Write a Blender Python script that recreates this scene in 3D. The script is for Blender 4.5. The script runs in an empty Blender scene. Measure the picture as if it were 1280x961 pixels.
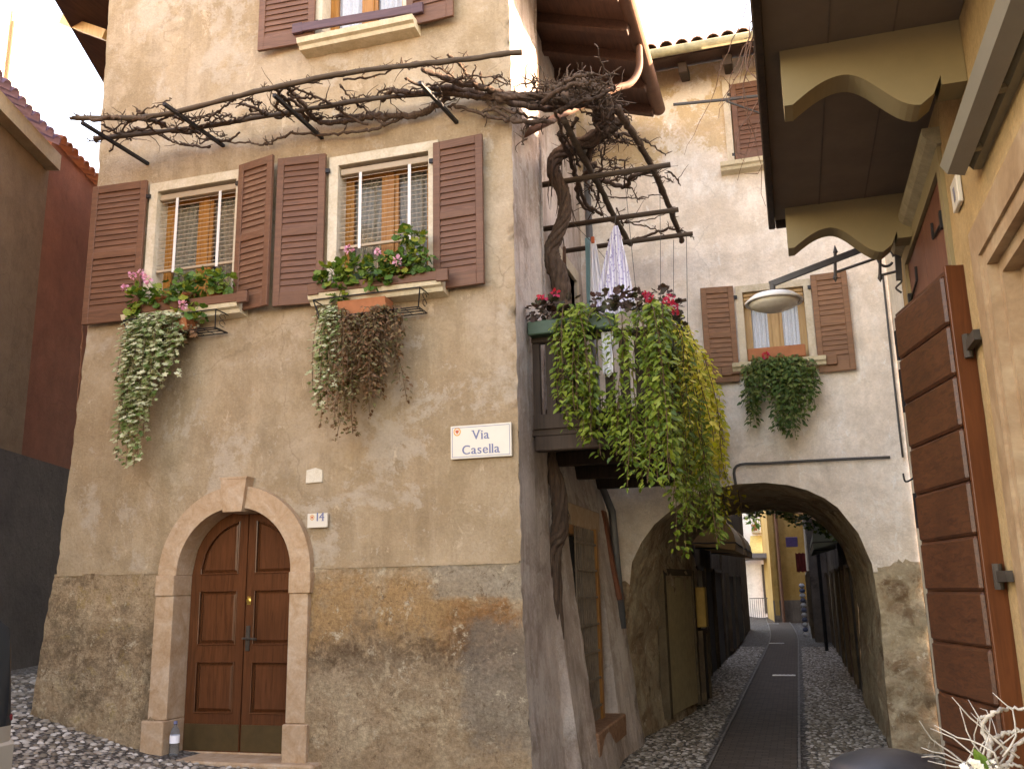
import bpy, math, random
import numpy as np
from mathutils import Vector, Matrix, noise
from mathutils.geometry import delaunay_2d_cdt
random.seed(7); RNG = np.random.default_rng(11)
SC = bpy.context.scene
COL = SC.collection
# ------------------------------------------------------------------ camera
EYE = Vector((0, 0, 1.6)); FPX = 1150.0
YAW, PITCH, ROLL = -0.290412842, 0.220491382, -0.0204589307
def cam_axes():
    cy, sy, cp, sp = math.cos(YAW), math.sin(YAW), math.cos(PITCH), math.sin(PITCH)
    f = Vector((sy*cp, cy*cp, sp)); r = Vector((cy, -sy, 0)); u = r.cross(f)
    c, s = math.cos(ROLL), math.sin(ROLL)
    return c*r + s*u, -s*r + c*u, f
CR, CU, CF = cam_axes()
cam = bpy.data.cameras.new('camera'); camo = bpy.data.objects.new('camera', cam); COL.objects.link(camo)
m = Matrix((CR, CU, -CF)).transposed().to_4x4(); m.translation = EYE
camo.matrix_world = m
cam.sensor_fit = 'HORIZONTAL'; cam.sensor_width = 36; cam.lens = FPX/1280*36; cam.clip_start = .05; cam.clip_end = 2000
SC.camera = camo
# ------------------------------------------------------------------ world, sun, exposure
SUN = Vector((.78, .45, .42)).normalized()
EL = math.asin(SUN.z); AZ = math.atan2(SUN.x, SUN.y)
w = bpy.data.worlds.new('World'); SC.world = w; w.use_nodes = True
nt = w.node_tree; bg = nt.nodes['Background']
sky = nt.nodes.new('ShaderNodeTexSky'); sky.sky_type = 'NISHITA'; sky.sun_disc = False
sky.sun_elevation = EL; sky.sun_rotation = AZ; sky.air_density = 1.0; sky.dust_density = 1.0; sky.ozone_density = .6
nt.links.new(sky.outputs[0], bg.inputs[0]); bg.inputs[1].default_value = .14
sl = bpy.data.lights.new('sun', 'SUN'); sl.energy = 3.0; sl.angle = math.radians(.5); sl.color = (1, .93, .82)
so = bpy.data.objects.new('sun', sl); COL.objects.link(so); so.rotation_euler = SUN.to_track_quat('Z', 'Y').to_euler(); so.location = (20, 5, 30)
vs = SC.view_settings; vs.view_transform = 'Standard'; vs.look = 'None'; vs.gamma = 1; vs.exposure = 3.64
try:
    vs.use_white_balance = True; vs.white_balance_temperature = 10000; vs.white_balance_tint = 24
except Exception: pass
SC.cycles.max_bounces = 8; SC.cycles.diffuse_bounces = 5; SC.cycles.transparent_max_bounces = 8
SC.cycles.use_denoising = True

# ------------------------------------------------------------------ where a sight line meets a real plane (used to measure the place)
def ray(px, py): return CF + CR*((px-640)/FPX) - CU*((py-480.5)/FPX)
def PY(px, py, Y): d = ray(px, py); return EYE + d*(Y/d.y)
def PX(px, py, X): d = ray(px, py); return EYE + d*(X/d.x)
def PZ(px, py, Z): d = ray(px, py); return EYE + d*((Z-1.6)/d.z)
def PP(px, py, p0, dr):
    n = Vector((dr[1], -dr[0], 0)); d = ray(px, py); return EYE + d*((Vector(p0)-EYE).dot(n)/d.dot(n))

# ------------------------------------------------------------------ mesh builder
ORIG = {}
def origin_of(o):
    while o.parent: o = o.parent
    return ORIG.get(o.name, Vector((0, 0, 0)))
class MB:
    def __init__(s): s.v = []; s.f = []; s.mi = []
    def add(s, vs, fs, mi=0):
        b = len(s.v); s.v.extend([tuple(p) for p in vs]); s.f.extend([tuple(i+b for i in q) for q in fs]); s.mi.extend([mi]*len(fs)); return s
    def box(s, a, b, mi=0, bev=0):
        x0, y0, z0 = a; x1, y1, z1 = b
        if x0 > x1: x0, x1 = x1, x0
        if y0 > y1: y0, y1 = y1, y0
        if z0 > z1: z0, z1 = z1, z0
        return s.obox(Vector(((x0+x1)/2, (y0+y1)/2, (z0+z1)/2)), Vector((1, 0, 0)), Vector((0, 1, 0)), Vector((0, 0, 1)), (x1-x0)/2, (y1-y0)/2, (z1-z0)/2, mi, bev)
    def obox(s, c, ax, ay, az, hx, hy, hz, mi=0, bev=0):
        c = Vector(c)
        if bev and min(hx, hy, hz) > bev*1.2:
            vs, idx = [], {}
            for sx in (-1, 1):
                for sy in (-1, 1):
                    for sz in (-1, 1):
                        for k in range(3):
                            e = [bev, bev, bev]; e[k] = 0
                            idx[(sx, sy, sz, k)] = len(vs)
                            vs.append(c+ax*sx*(hx-e[0])+ay*sy*(hy-e[1])+az*sz*(hz-e[2]))
            F = []
            for k in range(3):
                o = [i for i in range(3) if i != k]
                for sg in (-1, 1):
                    q = []
                    for a, b in ((-1, -1), (1, -1), (1, 1), (-1, 1)):
                        t = [0, 0, 0]; t[k] = sg; t[o[0]] = a; t[o[1]] = b
                        q.append(idx[(t[0], t[1], t[2], k)])
                    F.append(q)
            for k in range(3):
                o = [i for i in range(3) if i != k]
                for a in (-1, 1):
                    for b in (-1, 1):
                        t0 = [0]*3; t1 = [0]*3; t0[k] = -1; t1[k] = 1
                        for t in (t0, t1): t[o[0]] = a; t[o[1]] = b
                        F.append([idx[(*t0, o[0])], idx[(*t1, o[0])], idx[(*t1, o[1])], idx[(*t0, o[1])]])
            for sx in (-1, 1):
                for sy in (-1, 1):
                    for sz in (-1, 1): F.append([idx[(sx, sy, sz, k)] for k in range(3)])
            return s.add(vs, F, mi)
        vs = [c+ax*hx*i+ay*hy*j+az*hz*k for i in (-1, 1) for j in (-1, 1) for k in (-1, 1)]
        return s.add(vs, [(0, 1, 3, 2), (4, 6, 7, 5), (0, 4, 5, 1), (2, 3, 7, 6), (0, 2, 6, 4), (1, 5, 7, 3)], mi)
    def beam(s, a, b, hw, hh, mi=0, up=Vector((0, 0, 1)), bev=0):
        a = Vector(a); b = Vector(b); d = (b-a); L = d.length; d.normalize()
        sd = d.cross(up)
        if sd.length < 1e-3: sd = d.cross(Vector((1, 0, 0)))
        sd.normalize(); u = sd.cross(d)
        return s.obox((a+b)/2, d, sd, u, L/2, hw, hh, mi, bev)
    def tube(s, pts, r, n=8, mi=0, cap=True):
        pts = [Vector(p) for p in pts]; k = len(pts)
        if k < 2: return s
        rs = r if isinstance(r, (list, tuple)) else [r]*k
        vs = []; nrm = None
        for i, p in enumerate(pts):
            t = (pts[min(i+1, k-1)]-pts[max(i-1, 0)])
            if t.length < 1e-7: t = Vector((0, 0, 1))
            t.normalize()
            if nrm is None:
                nrm = t.cross(Vector((0, 0, 1)) if abs(t.z) < .9 else Vector((1, 0, 0)))
            nrm = nrm - t*nrm.dot(t)
            if nrm.length < 1e-6: nrm = t.orthogonal()
            nrm.normalize(); bn = t.cross(nrm)
            for j in range(n):
                a = 2*math.pi*j/n; vs.append(p+(nrm*math.cos(a)+bn*math.sin(a))*rs[i])
        fs = [(i*n+j, i*n+(j+1) % n, (i+1)*n+(j+1) % n, (i+1)*n+j) for i in range(k-1) for j in range(n)]
        if cap: fs.append(tuple(range(n))[::-1]); fs.append(tuple((k-1)*n+j for j in range(n)))
        return s.add(vs, fs, mi)
    def lathe(s, c, prof, n=24, mi=0):
        c = Vector(c); vs = []; k = len(prof)
        for r, z in prof:
            for j in range(n):
                a = 2*math.pi*j/n; vs.append(c+Vector((r*math.cos(a), r*math.sin(a), z)))
        fs = [(i*n+j, i*n+(j+1) % n, (i+1)*n+(j+1) % n, (i+1)*n+j) for i in range(k-1) for j in range(n)]
        fs.append(tuple(range(n))[::-1]); fs.append(tuple((k-1)*n+j for j in range(n)))
        return s.add(vs, fs, mi)
    def prism(s, poly, fn, d0, d1, mi=0):
        """poly: 2-D outline; fn(u,v,depth) -> 3-D"""
        n = len(poly)
        vs = [fn(u, v, d0) for u, v in poly]+[fn(u, v, d1) for u, v in poly]
        fs = [tuple(range(n)), tuple(range(2*n-1, n-1, -1))]+[(i, i+n, (i+1) % n+n, (i+1) % n) for i in range(n)]
        return s.add(vs, fs, mi)
    def build(s, name, mats, parent=None, smooth=False, kind=None):
        me = bpy.data.meshes.new(name)
        o0 = origin_of(parent) if parent else Vector((0, 0, 0))
        me.from_pydata([tuple(Vector(p)-o0) for p in s.v], [], s.f)
        if not isinstance(mats, (list, tuple)): mats = [mats]
        for q in mats: me.materials.append(q)
        if len(mats) > 1: me.polygons.foreach_set('material_index', s.mi)
        me.validate()
        if smooth:
            me.polygons.foreach_set('use_smooth', [True]*len(me.polygons))
        me.update()
        o = bpy.data.objects.new(name, me); COL.objects.link(o)
        if parent: o.parent = parent
        if kind: o['kind'] = kind
        return o
def smooth_by_angle(o, ang=40):
    try: o.data.set_sharp_from_angle(angle=math.radians(ang))
    except Exception: pass
    return o
def thing(name, label, cat, loc=(0, 0, 0), group=None):
    o = bpy.data.objects.new(name, None); COL.objects.link(o); o.location = loc; o.empty_display_size = .1
    ORIG[o.name] = Vector(loc); o['label'] = label; o['category'] = cat
    if group: o['group'] = group
    return o
def tag(o, label, cat, group=None):
    o['label'] = label; o['category'] = cat
    if group: o['group'] = group
    # put the origin at the base of the thing
    me = o.data; n = len(me.vertices); co = np.empty(n*3); me.vertices.foreach_get('co', co); co = co.reshape(-1, 3)
    c = (co.min(0)+co.max(0))/2; c[2] = co[:, 2].min(); me.vertices.foreach_set('co', (co-c).ravel()); me.update(); o.location = Vector(c)
    return o

# ------------------------------------------------------------------ materials
def srgb(r, g, b):
    f = lambda c: ((c/255+.055)/1.055)**2.4 if c/255 > .04045 else c/255/12.92
    return (f(r), f(g), f(b))
class NT:
    def __init__(s, name):
        s.m = bpy.data.materials.new(name); s.m.use_nodes = True; s.t = s.m.node_tree; s.b = s.t.nodes['Principled BSDF']
        s.b.inputs['Specular IOR Level'].default_value = .3
    def n(s, kind, **kw):
        x = s.t.nodes.new('ShaderNode'+kind)
        for k, v in kw.items():
            if k in x.inputs: x.inputs[k].default_value = v
            else: setattr(x, k, v)
        return x
    def l(s, a, b): s.t.links.new(a, b)
    def pos(s, scale=(1, 1, 1), obj=False):
        if obj: p = s.n('TexCoord').outputs['Object']
        else: p = s.n('NewGeometry').outputs['Position']
        mp = s.n('Mapping'); mp.inputs['Scale'].default_value = scale; s.l(p, mp.inputs['Vector']); return mp.outputs[0]
    def noise(s, vec, scale, detail=5, rough=.6, dist=0):
        x = s.n('TexNoise'); x.inputs['Scale'].default_value = scale; x.inputs['Detail'].default_value = detail
        x.inputs['Roughness'].default_value = rough; x.inputs['Distortion'].default_value = dist
        s.l(vec, x.inputs['Vector']); return x.outputs['Fac']
    def ramp(s, fac, stops, interp='LINEAR'):
        x = s.n('ValToRGB'); e = x.color_ramp.elements; x.color_ramp.interpolation = interp
        while len(e) > 1: e.remove(e[0])
        for i, (p, c) in enumerate(stops):
            q = e[0] if i == 0 else e.new(p)
            q.position = p; q.color = (*c, 1) if len(c) == 3 else c
        s.l(fac, x.inputs[0]); return x.outputs[0]
    def step(s, fac, a, b): return s.ramp(fac, [(a, (0, 0, 0)), (b, (1, 1, 1))])
    def mix(s, fac, a, b, mode='MIX'):
        x = s.n('MixRGB'); x.blend_type = mode
        for i, q in ((0, fac), (1, a), (2, b)):
            if isinstance(q, (int, float)): x.inputs[i].default_value = q
            elif isinstance(q, tuple): x.inputs[i].default_value = (*q, 1)
            else: s.l(q, x.inputs[i])
        return x.outputs[0]
    def math(s, op, a, b=0., c=None):
        x = s.n('Math'); x.operation = op
        for i, q in enumerate((a, b)):
            if isinstance(q, (int, float)): x.inputs[i].default_value = q
            else: s.l(q, x.inputs[i])
        return x.outputs[0]
    def col(s, c):
        if isinstance(c, tuple): s.b.inputs['Base Color'].default_value = (*c, 1)
        else: s.l(c, s.b.inputs['Base Color'])
    def bump(s, h, strength=.5, dist=.01):
        x = s.n('Bump'); x.inputs['Strength'].default_value = strength; x.inputs['Distance'].default_value = dist
        s.l(h, x.inputs['Height']); s.l(x.outputs[0], s.b.inputs['Normal'])
    def rough(s, r): s.b.inputs['Roughness'].default_value = r

def plain(name, c, rough=.6, metal=0, var=.15, scale=9, bump=.15):
    t = NT(name); p = t.pos(obj=True); n = t.noise(p, scale, 5, .65)
    dk = tuple(x*(1-var) for x in c); lt = tuple(min(1, x*(1+var)) for x in c)
    t.col(t.ramp(n, [(.3, dk), (.7, lt)])); t.rough(rough); t.b.inputs['Metallic'].default_value = metal
    if bump: t.bump(t.noise(p, scale*6, 4), bump, .004)
    return t.m
def plaster(name, cols, patch=None, stain=None, chips=None, bump=.5, seed=0.0, streak=.35, grain=.12, wear=.0, top=None, low=None):
    """cols: three main tones; patch: paler repair patches; stain: darker damp; wear: scraped whitish marks; top=(z, colour): upper coat; low=(z, colour)"""
    t = NT(name); mp = t.n('Mapping'); mp.inputs['Location'].default_value = (seed*3.1, seed*1.7, seed*2.3)
    raw = t.n('NewGeometry').outputs['Position']; t.l(raw, mp.inputs['Vector']); p = mp.outputs[0]
    def off(x, y, z, sc=(1, 1, 1)):
        q = t.n('Mapping'); q.inputs['Location'].default_value = (x, y, z); q.inputs['Scale'].default_value = sc; t.l(p, q.inputs['Vector']); return q.outputs[0]
    big = t.noise(p, .75, 8, .66, .3)
    c = t.ramp(big, [(.36, cols[0]), (.5, cols[1]), (.64, cols[2])])
    med = t.noise(p, 2.6, 10, .76, .25)
    c = t.mix(.75, c, t.mix(1., c, t.ramp(med, [(.3, (.68, .67, .66)), (.5, (1, 1, 1)), (.72, (1.25, 1.25, 1.27))]), 'MULTIPLY'))
    stv = t.noise(off(2, 4, 1, (4.5, 4.5, .4)), 1.0, 7, .68)
    c = t.mix(t.math('MULTIPLY', t.step(stv, .5, .70), streak), c, tuple(x*.6 for x in cols[0]))
    stw = t.noise(off(12, 7, 3, (6, 6, .5)), 1.0, 7, .68)
    c = t.mix(t.math('MULTIPLY', t.step(stw, .54, .74), streak*.8), c, tuple(min(.85, x*1.25) for x in cols[2]))
    if top:
        sp = t.n('SeparateXYZ'); t.l(raw, sp.inputs[0]); zz = t.math('ADD', t.math('ADD', sp.outputs[2], t.math('MULTIPLY', med, 1.1)), t.math('MULTIPLY', big, 1.2))
        c = t.mix(t.math('MULTIPLY', t.step(t.math('MULTIPLY', zz, .05), (top[0]+1.1)*.05, (top[0]+1.2)*.05), .85), c, t.mix(t.math('MULTIPLY', stv, .8), top[1], tuple(x*.7 for x in top[1])))
    if patch:
        pn = t.noise(off(5, 8, 2), 1.0, 11, .74, .2)
        c = t.mix(t.math('MULTIPLY', t.step(pn, .54, .585), .55), c, patch)
        pn2 = t.noise(off(1, 3, 9), 3.1, 11, .80, .3)
        c = t.mix(t.math('MULTIPLY', t.step(pn2, .58, .61), .5), c, patch)
    if wear:
        wn = t.noise(off(9, 2, 6, (2.2, 2.2, 1.1)), 2.2, 12, .82, .6)
        c = t.mix(t.math('MULTIPLY', t.step(wn, .585, .615), wear), c, tuple(min(.85, x*1.45) for x in cols[2]))
    if stain:
        sn = t.noise(off(7, 3, 5), .9, 10, .74, .3)
        c = t.mix(t.math('MULTIPLY', t.step(sn, .53, .60), .75), c, stain)
    ck = t.n('TexVoronoi'); ck.feature = 'DISTANCE_TO_EDGE'; ck.inputs['Scale'].default_value = .8
    wq = t.n('TexNoise'); wq.inputs['Scale'].default_value = 2.5; wq.inputs['Detail'].default_value = 6; t.l(p, wq.inputs['Vector'])
    wm = t.n('MixRGB'); wm.inputs[0].default_value = .35; t.l(p, wm.inputs[1]); t.l(wq.outputs['Color'], wm.inputs[2]); t.l(wm.outputs[0], ck.inputs['Vector'])
    ckf = t.math('MULTIPLY', t.math('SUBTRACT', 1.0, t.step(ck.outputs['Distance'], 0, .008)), t.step(big, .48, .56))
    c = t.mix(t.math('MULTIPLY', ckf, .28), c, tuple(x*.4 for x in cols[0]))
    fine = t.noise(p, 42, 4, .7)
    c = t.mix(grain*2, c, t.mix(1.0, c, t.ramp(fine, [(.25, (.35, .35, .35)), (.75, (1.35, 1.35, 1.35))]), 'MULTIPLY'))
    t.col(c); t.rough(.92); t.b.inputs['Specular IOR Level'].default_value = .15
    h = t.math('ADD', t.math('MULTIPLY', t.noise(p, 9, 7, .68), 1.0), t.math('MULTIPLY', fine, .25))
    h = t.math('ADD', h, t.math('MULTIPLY', med, 1.0))
    t.bump(h, bump, .03)
    return t.m
def wood(name, c, c2, rough=.5, axis='z', scale=1.0, bump=.25):
    t = NT(name); sc = {'z': (14, 14, 1.0), 'x': (1.0, 14, 14), 'y': (14, 1.0, 14)}[axis]
    p = t.pos(tuple(k*scale for k in sc), obj=True); g = t.noise(p, 2.2, 6, .6, 1.2); big = t.noise(t.pos(obj=True), 1.6, 4)
    q = t.ramp(g, [(.3, c2), (.55, c), (.75, tuple(min(1, x*1.18) for x in c))])
    q = t.mix(t.math('MULTIPLY', t.step(big, .45, .7), .45), q, c2)
    t.col(q); t.rough(rough); t.bump(g, bump, .003); return t.m
def stone(name, cols, scale=5, bump=.35, rough=.8):
    t = NT(name); p = t.pos(); n = t.noise(p, scale, 8, .68, .8); n2 = t.noise(p, scale*7, 5, .7)
    c = t.ramp(n, [(.32, cols[0]), (.5, cols[1]), (.68, cols[2])])
    c = t.mix(.3, c, t.mix(1., c, t.ramp(n2, [(.3, (.5, .5, .5)), (.7, (1.3, 1.3, 1.3))]), 'MULTIPLY'))
    t.col(c); t.rough(rough); t.bump(t.math('ADD', n, t.math('MULTIPLY', n2, .4)), bump, .012); return t.m
def leafmat(name, cols, rough=.5, trans=.25):
    t = NT(name); r = t.n('NewGeometry').outputs['Random Per Island']
    n = len(cols); t.col(t.ramp(r, [(i/max(1, n-1)*.98, c) for i, c in enumerate(cols)]))
    t.rough(rough); t.b.inputs['Specular IOR Level'].default_value = .35
    # light passing through thin leaves
    tr = t.n('BsdfTranslucent'); out = t.t.nodes['Material Output']; ms = t.n('MixShader'); ms.inputs[0].default_value = trans
    lk = t.b.inputs['Base Color'].links[0].from_socket; br = t.mix(1.0, lk, (1.35, 1.35, .8), 'MULTIPLY'); t.l(br, tr.inputs[0])
    t.l(t.b.outputs[0], ms.inputs[1]); t.l(tr.outputs[0], ms.inputs[2]); t.l(ms.outputs[0], out.inputs[0]); return t.m
def glass(name, c=(.08, .09, .1), rough=.05):
    t = NT(name); t.col(c); t.rough(rough); t.b.inputs['Specular IOR Level'].default_value = .9
    t.b.inputs['Alpha'].default_value = .16; return t.m

M = {}
M['front'] = facade = plaster('front_plaster', [(.298, .206, .125), (.348, .254, .163), (.40, .306, .216)], patch=(.435, .36, .285), stain=(.28, .198, .12), bump=.55, seed=1.3, wear=.45, streak=.4)
M['frontup'] = M['front']
M['sideplaster'] = plaster('side_plaster', [(.37, .285, .24), (.47, .38, .33), (.57, .485, .435)], patch=(.62, .57, .53), stain=(.27, .20, .165), bump=.7, seed=4.2, streak=.75, wear=.4)
M['arch'] = plaster('arch_plaster', [(.70, .58, .48), (.76, .65, .56), (.81, .73, .66)], patch=(.83, .78, .73), stain=(.66, .55, .455), bump=.45, seed=7.7, streak=.3, wear=.5, top=(7.55, (.56, .40, .22)))
M['yellow'] = plaster('yellow_plaster', [(.35, .225, .105), (.385, .255, .125), (.42, .29, .15)], bump=.4, seed=3.1, streak=.15, grain=.2)
M['cream'] = plaster('cream_plaster', [(.76, .68, .54), (.8, .73, .6), (.83, .77, .66)], bump=.2, seed=5.5, streak=.1)
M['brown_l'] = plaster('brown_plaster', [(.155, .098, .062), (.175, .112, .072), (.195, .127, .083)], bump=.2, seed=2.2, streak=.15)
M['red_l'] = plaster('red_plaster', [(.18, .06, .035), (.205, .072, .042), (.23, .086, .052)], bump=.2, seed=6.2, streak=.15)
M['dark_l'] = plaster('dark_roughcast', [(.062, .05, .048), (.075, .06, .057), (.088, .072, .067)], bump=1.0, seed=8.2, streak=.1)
M['far_white'] = plaster('far_white', [(.60, .55, .52), (.64, .59, .56), (.68, .64, .6)], bump=.2, seed=9.1, streak=.15)
M['far_yellow'] = plaster('far_yellow', [(.30, .175, .055), (.34, .205, .07), (.37, .235, .09)], bump=.2, seed=9.9, streak=.2)
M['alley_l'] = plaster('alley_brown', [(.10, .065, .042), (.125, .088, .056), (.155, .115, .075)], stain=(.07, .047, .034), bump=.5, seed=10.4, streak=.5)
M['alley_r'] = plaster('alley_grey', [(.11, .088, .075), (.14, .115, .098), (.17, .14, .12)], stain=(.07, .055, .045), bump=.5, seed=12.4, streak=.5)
def plinth_mat():
    t = NT('plinth_render'); raw = t.n('NewGeometry').outputs['Position']; p = t.pos()
    def off(x, y, z):
        mp = t.n('Mapping'); mp.inputs['Location'].default_value = (x, y, z); t.l(p, mp.inputs['Vector']); return mp.outputs[0]
    sx = t.n('SeparateXYZ'); t.l(raw, sx.inputs[0]); X, Z = sx.outputs[0], sx.outputs[2]
    a = t.noise(p, 1.3, 11, .76, .3); b = t.noise(off(3, 1, 8), 2.2, 11, .78, .3); e = t.noise(off(1, 9, 6), 3.6, 12, .82, .4); fine = t.noise(p, 26, 6, .78)
    def zone(v, lo, hi, soft, nzs, amp):     # 1 inside lo..hi with a ragged edge
        q = t.math('ADD', v, t.math('MULTIPLY', t.math('SUBTRACT', nzs, .5), amp))
        r = lambda x0, x1: t.math('MINIMUM', t.math('MAXIMUM', t.math('DIVIDE', t.math('SUBTRACT', q, x0), x1-x0), 0.), 1.)
        return t.math('MULTIPLY', r(lo-soft, lo+soft), t.math('SUBTRACT', 1., r(hi-soft, hi+soft)))
    c = t.ramp(a, [(.34, (.34, .225, .13)), (.47, (.43, .295, .18)), (.62, (.52, .385, .25))])
    och = t.math('MULTIPLY', zone(Z, 1.15, 1.78, .10, a, 1.3), zone(X, -4.5, -2.75, .12, b, 1.6)); c = t.mix(t.math('MULTIPLY', och, t.step(b, .36, .5)), c, (.44, .26, .125))
    och2 = t.math('MULTIPLY', zone(Z, 1.0, 1.5, .08, b, 1.2), zone(X, -3.05, -2.3, .08, a, 1.0)); c = t.mix(t.math('MULTIPLY', och2, t.step(e, .38, .5)), c, (.34, .165, .07))
    dk = zone(Z, .75, 1.25, .14, b, 1.5); c = t.mix(t.math('MULTIPLY', t.math('MULTIPLY', dk, t.step(e, .44, .54)), .85), c, (.15, .09, .053))
    cr = zone(Z, .25, .95, .12, a, 1.4); c = t.mix(t.math('MULTIPLY', t.math('MULTIPLY', cr, t.step(e, .49, .56)), .75), c, (.60, .46, .30))
    gy = t.math('MULTIPLY', zone(X, -2.85, -1., .05, a, .9), zone(Z, .3, 1.35, .06, b, .8)); c = t.mix(t.math('MULTIPLY', gy, .65), c, t.ramp(b, [(.3, (.20, .165, .13)), (.7, (.30, .25, .20))]))
    gt = zone(Z, 1.55, 1.9, .03, b, .35); c = t.mix(t.math('MULTIPLY', t.math('MULTIPLY', gt, zone(X, -3.2, -2., .05, a, .6)), .7), c, (.36, .31, .24))
    dl = t.math('MULTIPLY', zone(X, -7.6, -6.0, .1, a, .8), t.step(b, .50, .58)); c = t.mix(t.math('MULTIPLY', dl, .6), c, (.15, .105, .065))
    yl = t.math('MULTIPLY', zone(X, -7.2, -6.2, .1, b, .8), t.step(e, .56, .60)); c = t.mix(t.math('MULTIPLY', yl, .7), c, (.40, .27, .12))
    g2 = t.noise(off(4, 4, 4), 5.2, 12, .84, .3); c = t.mix(t.step(g2, .57, .60), c, (.58, .47, .33)); g3 = t.noise(off(8, 1, 3), 6.5, 12, .86, .3); c = t.mix(t.math('MULTIPLY', t.step(g3, .56, .60), .8), c, (.16, .095, .055)); c = t.mix(t.math('MULTIPLY', t.step(g2, .38, .35), .0), c, (.1, .07, .05))
    c = t.mix(.6, c, t.mix(1., c, t.ramp(fine, [(.3, (.35, .34, .33)), (.7, (1.45, 1.45, 1.45))]), 'MULTIPLY'))
    t.col(c); t.rough(.95); t.b.inputs['Specular IOR Level'].default_value = .1
    h = t.math('ADD', t.math('MULTIPLY', t.noise(p, 7, 10, .78), 1.3), t.math('MULTIPLY', fine, .5)); h = t.math('ADD', h, t.math('MULTIPLY', e, .6))
    t.bump(h, .95, .05); return t.m
M['plinth'] = plinth_mat()
def rubble_mat():
    t = NT('rubble_stone'); p = t.pos()
    wn = t.n('TexNoise'); wn.inputs['Scale'].default_value = 3; t.l(p, wn.inputs['Vector'])
    pw = t.n('MixRGB'); pw.inputs[0].default_value = .12; t.l(p, pw.inputs[1]); t.l(wn.outputs['Color'], pw.inputs[2])
    v = t.n('TexVoronoi'); v.feature = 'F1'; v.inputs['Scale'].default_value = 5.5; t.l(pw.outputs[0], v.inputs['Vector'])
    ve = t.n('TexVoronoi'); ve.feature = 'DISTANCE_TO_EDGE'; ve.inputs['Scale'].default_value = 5.5; t.l(pw.outputs[0], ve.inputs['Vector'])
    n = t.noise(p, 1.4, 8, .7, .6); f = t.noise(p, 22, 6, .75)
    c = t.mix(.5, t.ramp(v.outputs['Color'], [(.1, (.19, .115, .07)), (.5, (.35, .225, .14)), (.9, (.52, .385, .265))]), t.ramp(n, [(.35, (.20, .12, .07)), (.65, (.46, .32, .20))]))
    c = t.mix(t.math('MULTIPLY', t.math('SUBTRACT', 1.0, t.step(ve.outputs['Distance'], .0, .16)), .5), c, (.34, .26, .17))
    pl = t.noise(p, 2.6, 10, .75, .4); c = t.mix(t.step(pl, .44, .56), c, (.47, .37, .255))
    pk = t.noise(p, 5.5, 9, .75, .4); c = t.mix(t.step(pk, .60, .63), c, (.56, .47, .36))
    c = t.mix(.4, c, t.mix(1., c, t.ramp(f, [(.3, (.4, .4, .4)), (.7, (1.35, 1.35, 1.35))]), 'MULTIPLY'))
    t.col(c); t.rough(.95); t.b.inputs['Specular IOR Level'].default_value = .1
    h = t.math('ADD', t.math('MULTIPLY', t.step(ve.outputs['Distance'], 0, .3), .35), t.math('MULTIPLY', f, .5)); h = t.math('ADD', h, n)
    t.bump(h, .9, .06); return t.m
M['rubble'] = rubble_mat()
M['stonetrim'] = stone('limestone_trim', [(.46, .375, .265), (.54, .455, .345), (.60, .525, .425)], 6)
M['sill'] = stone('cream_sill', [(.50, .41, .27), (.60, .51, .36), (.66, .58, .44)], 5)
M['pinkstone'] = stone('pink_limestone', [(.36, .215, .12), (.43, .285, .18), (.49, .36, .26)], 6, .3)
M['marble'] = stone('pink_marble', [(.25, .15, .08), (.33, .21, .12), (.41, .29, .18)], 3, .2, .5)
M['shutter'] = wood('brown_shutter', (.15, .066, .038), (.10, .043, .025), .55, 'x')
M['shutter_w'] = wood('worn_shutter', (.24, .115, .06), (.14, .062, .032), .6, 'x')
M['winframe'] = wood('orange_window_wood', (.36, .15, .035), (.24, .09, .02), .4)
M['palewood'] = wood('pale_window_wood', (.42, .25, .10), (.30, .16, .06), .45)
M['door'] = wood('door_wood', (.11, .037, .015), (.066, .022, .009), .24)
M['leafdoor'] = wood('plank_door', (.085, .030, .014), (.032, .012, .007), .4, 'y', 1.6)
M['leafedge'] = wood('plank_door_edge', (.12, .034, .012), (.08, .022, .008), .4)
M['darkwood'] = wood('dark_timber', (.05, .03, .02), (.025, .016, .011), .75)
M['roofwood'] = wood('eave_boards', (.085, .04, .027), (.048, .023, .017), .7, 'y')
M['iron'] = plain('black_iron', (.022, .021, .023), .5, .4)
M['greyiron'] = plain('grey_iron', (.078, .073, .07), .6, .2)
M['rust'] = plain('rusty_iron', (.055, .042, .032), .7, .2, .3)
M['grille'] = plain('rust_grey_iron', (.20, .15, .11), .7, .1, .3)
M['copper'] = plain('rusty_copper', (.14, .065, .04), .75, 0)
M['paintgutter'] = plain('cream_gutter', (.36, .32, .2), .5, 0, .3)
M['zinc'] = plain('zinc_pipe', (.16, .16, .165), .45, .5)
M['brass'] = plain('brass', (.55, .36, .1), .3, .9)
M['bark'] = None
def bark():
    t = NT('vine_bark'); p = t.pos(obj=True); mp = t.n('Mapping'); mp.inputs['Scale'].default_value = (1, 1, .12); t.l(p, mp.inputs['Vector'])
    n = t.noise(mp.outputs[0], 60, 6, .7, .5); b = t.noise(p, 5, 4)
    c = t.ramp(n, [(.3, (.026, .015, .010)), (.55, (.095, .056, .037)), (.75, (.21, .14, .10))])
    t.col(t.mix(.35, c, t.ramp(b, [(.3, (.045, .026, .018)), (.7, (.13, .085, .06))]))); t.rough(.9); t.bump(n, 1., .012); return t.m
M['bark'] = bark()
M['pole'] = wood('old_pole', (.085, .057, .038), (.04, .027, .018), .85, 'x')
M['terracotta'] = plain('terracotta', (.36, .13, .06), .8)
M['green_box'] = plain('green_planter', (.035, .065, .04), .55)
M['tile'] = plain('clay_tiles', (.33, .17, .10), .85, 0, .35, 5)
M['oldtile'] = plain('old_tiles', (.11, .075, .055), .9, 0, .3, 5)
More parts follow.
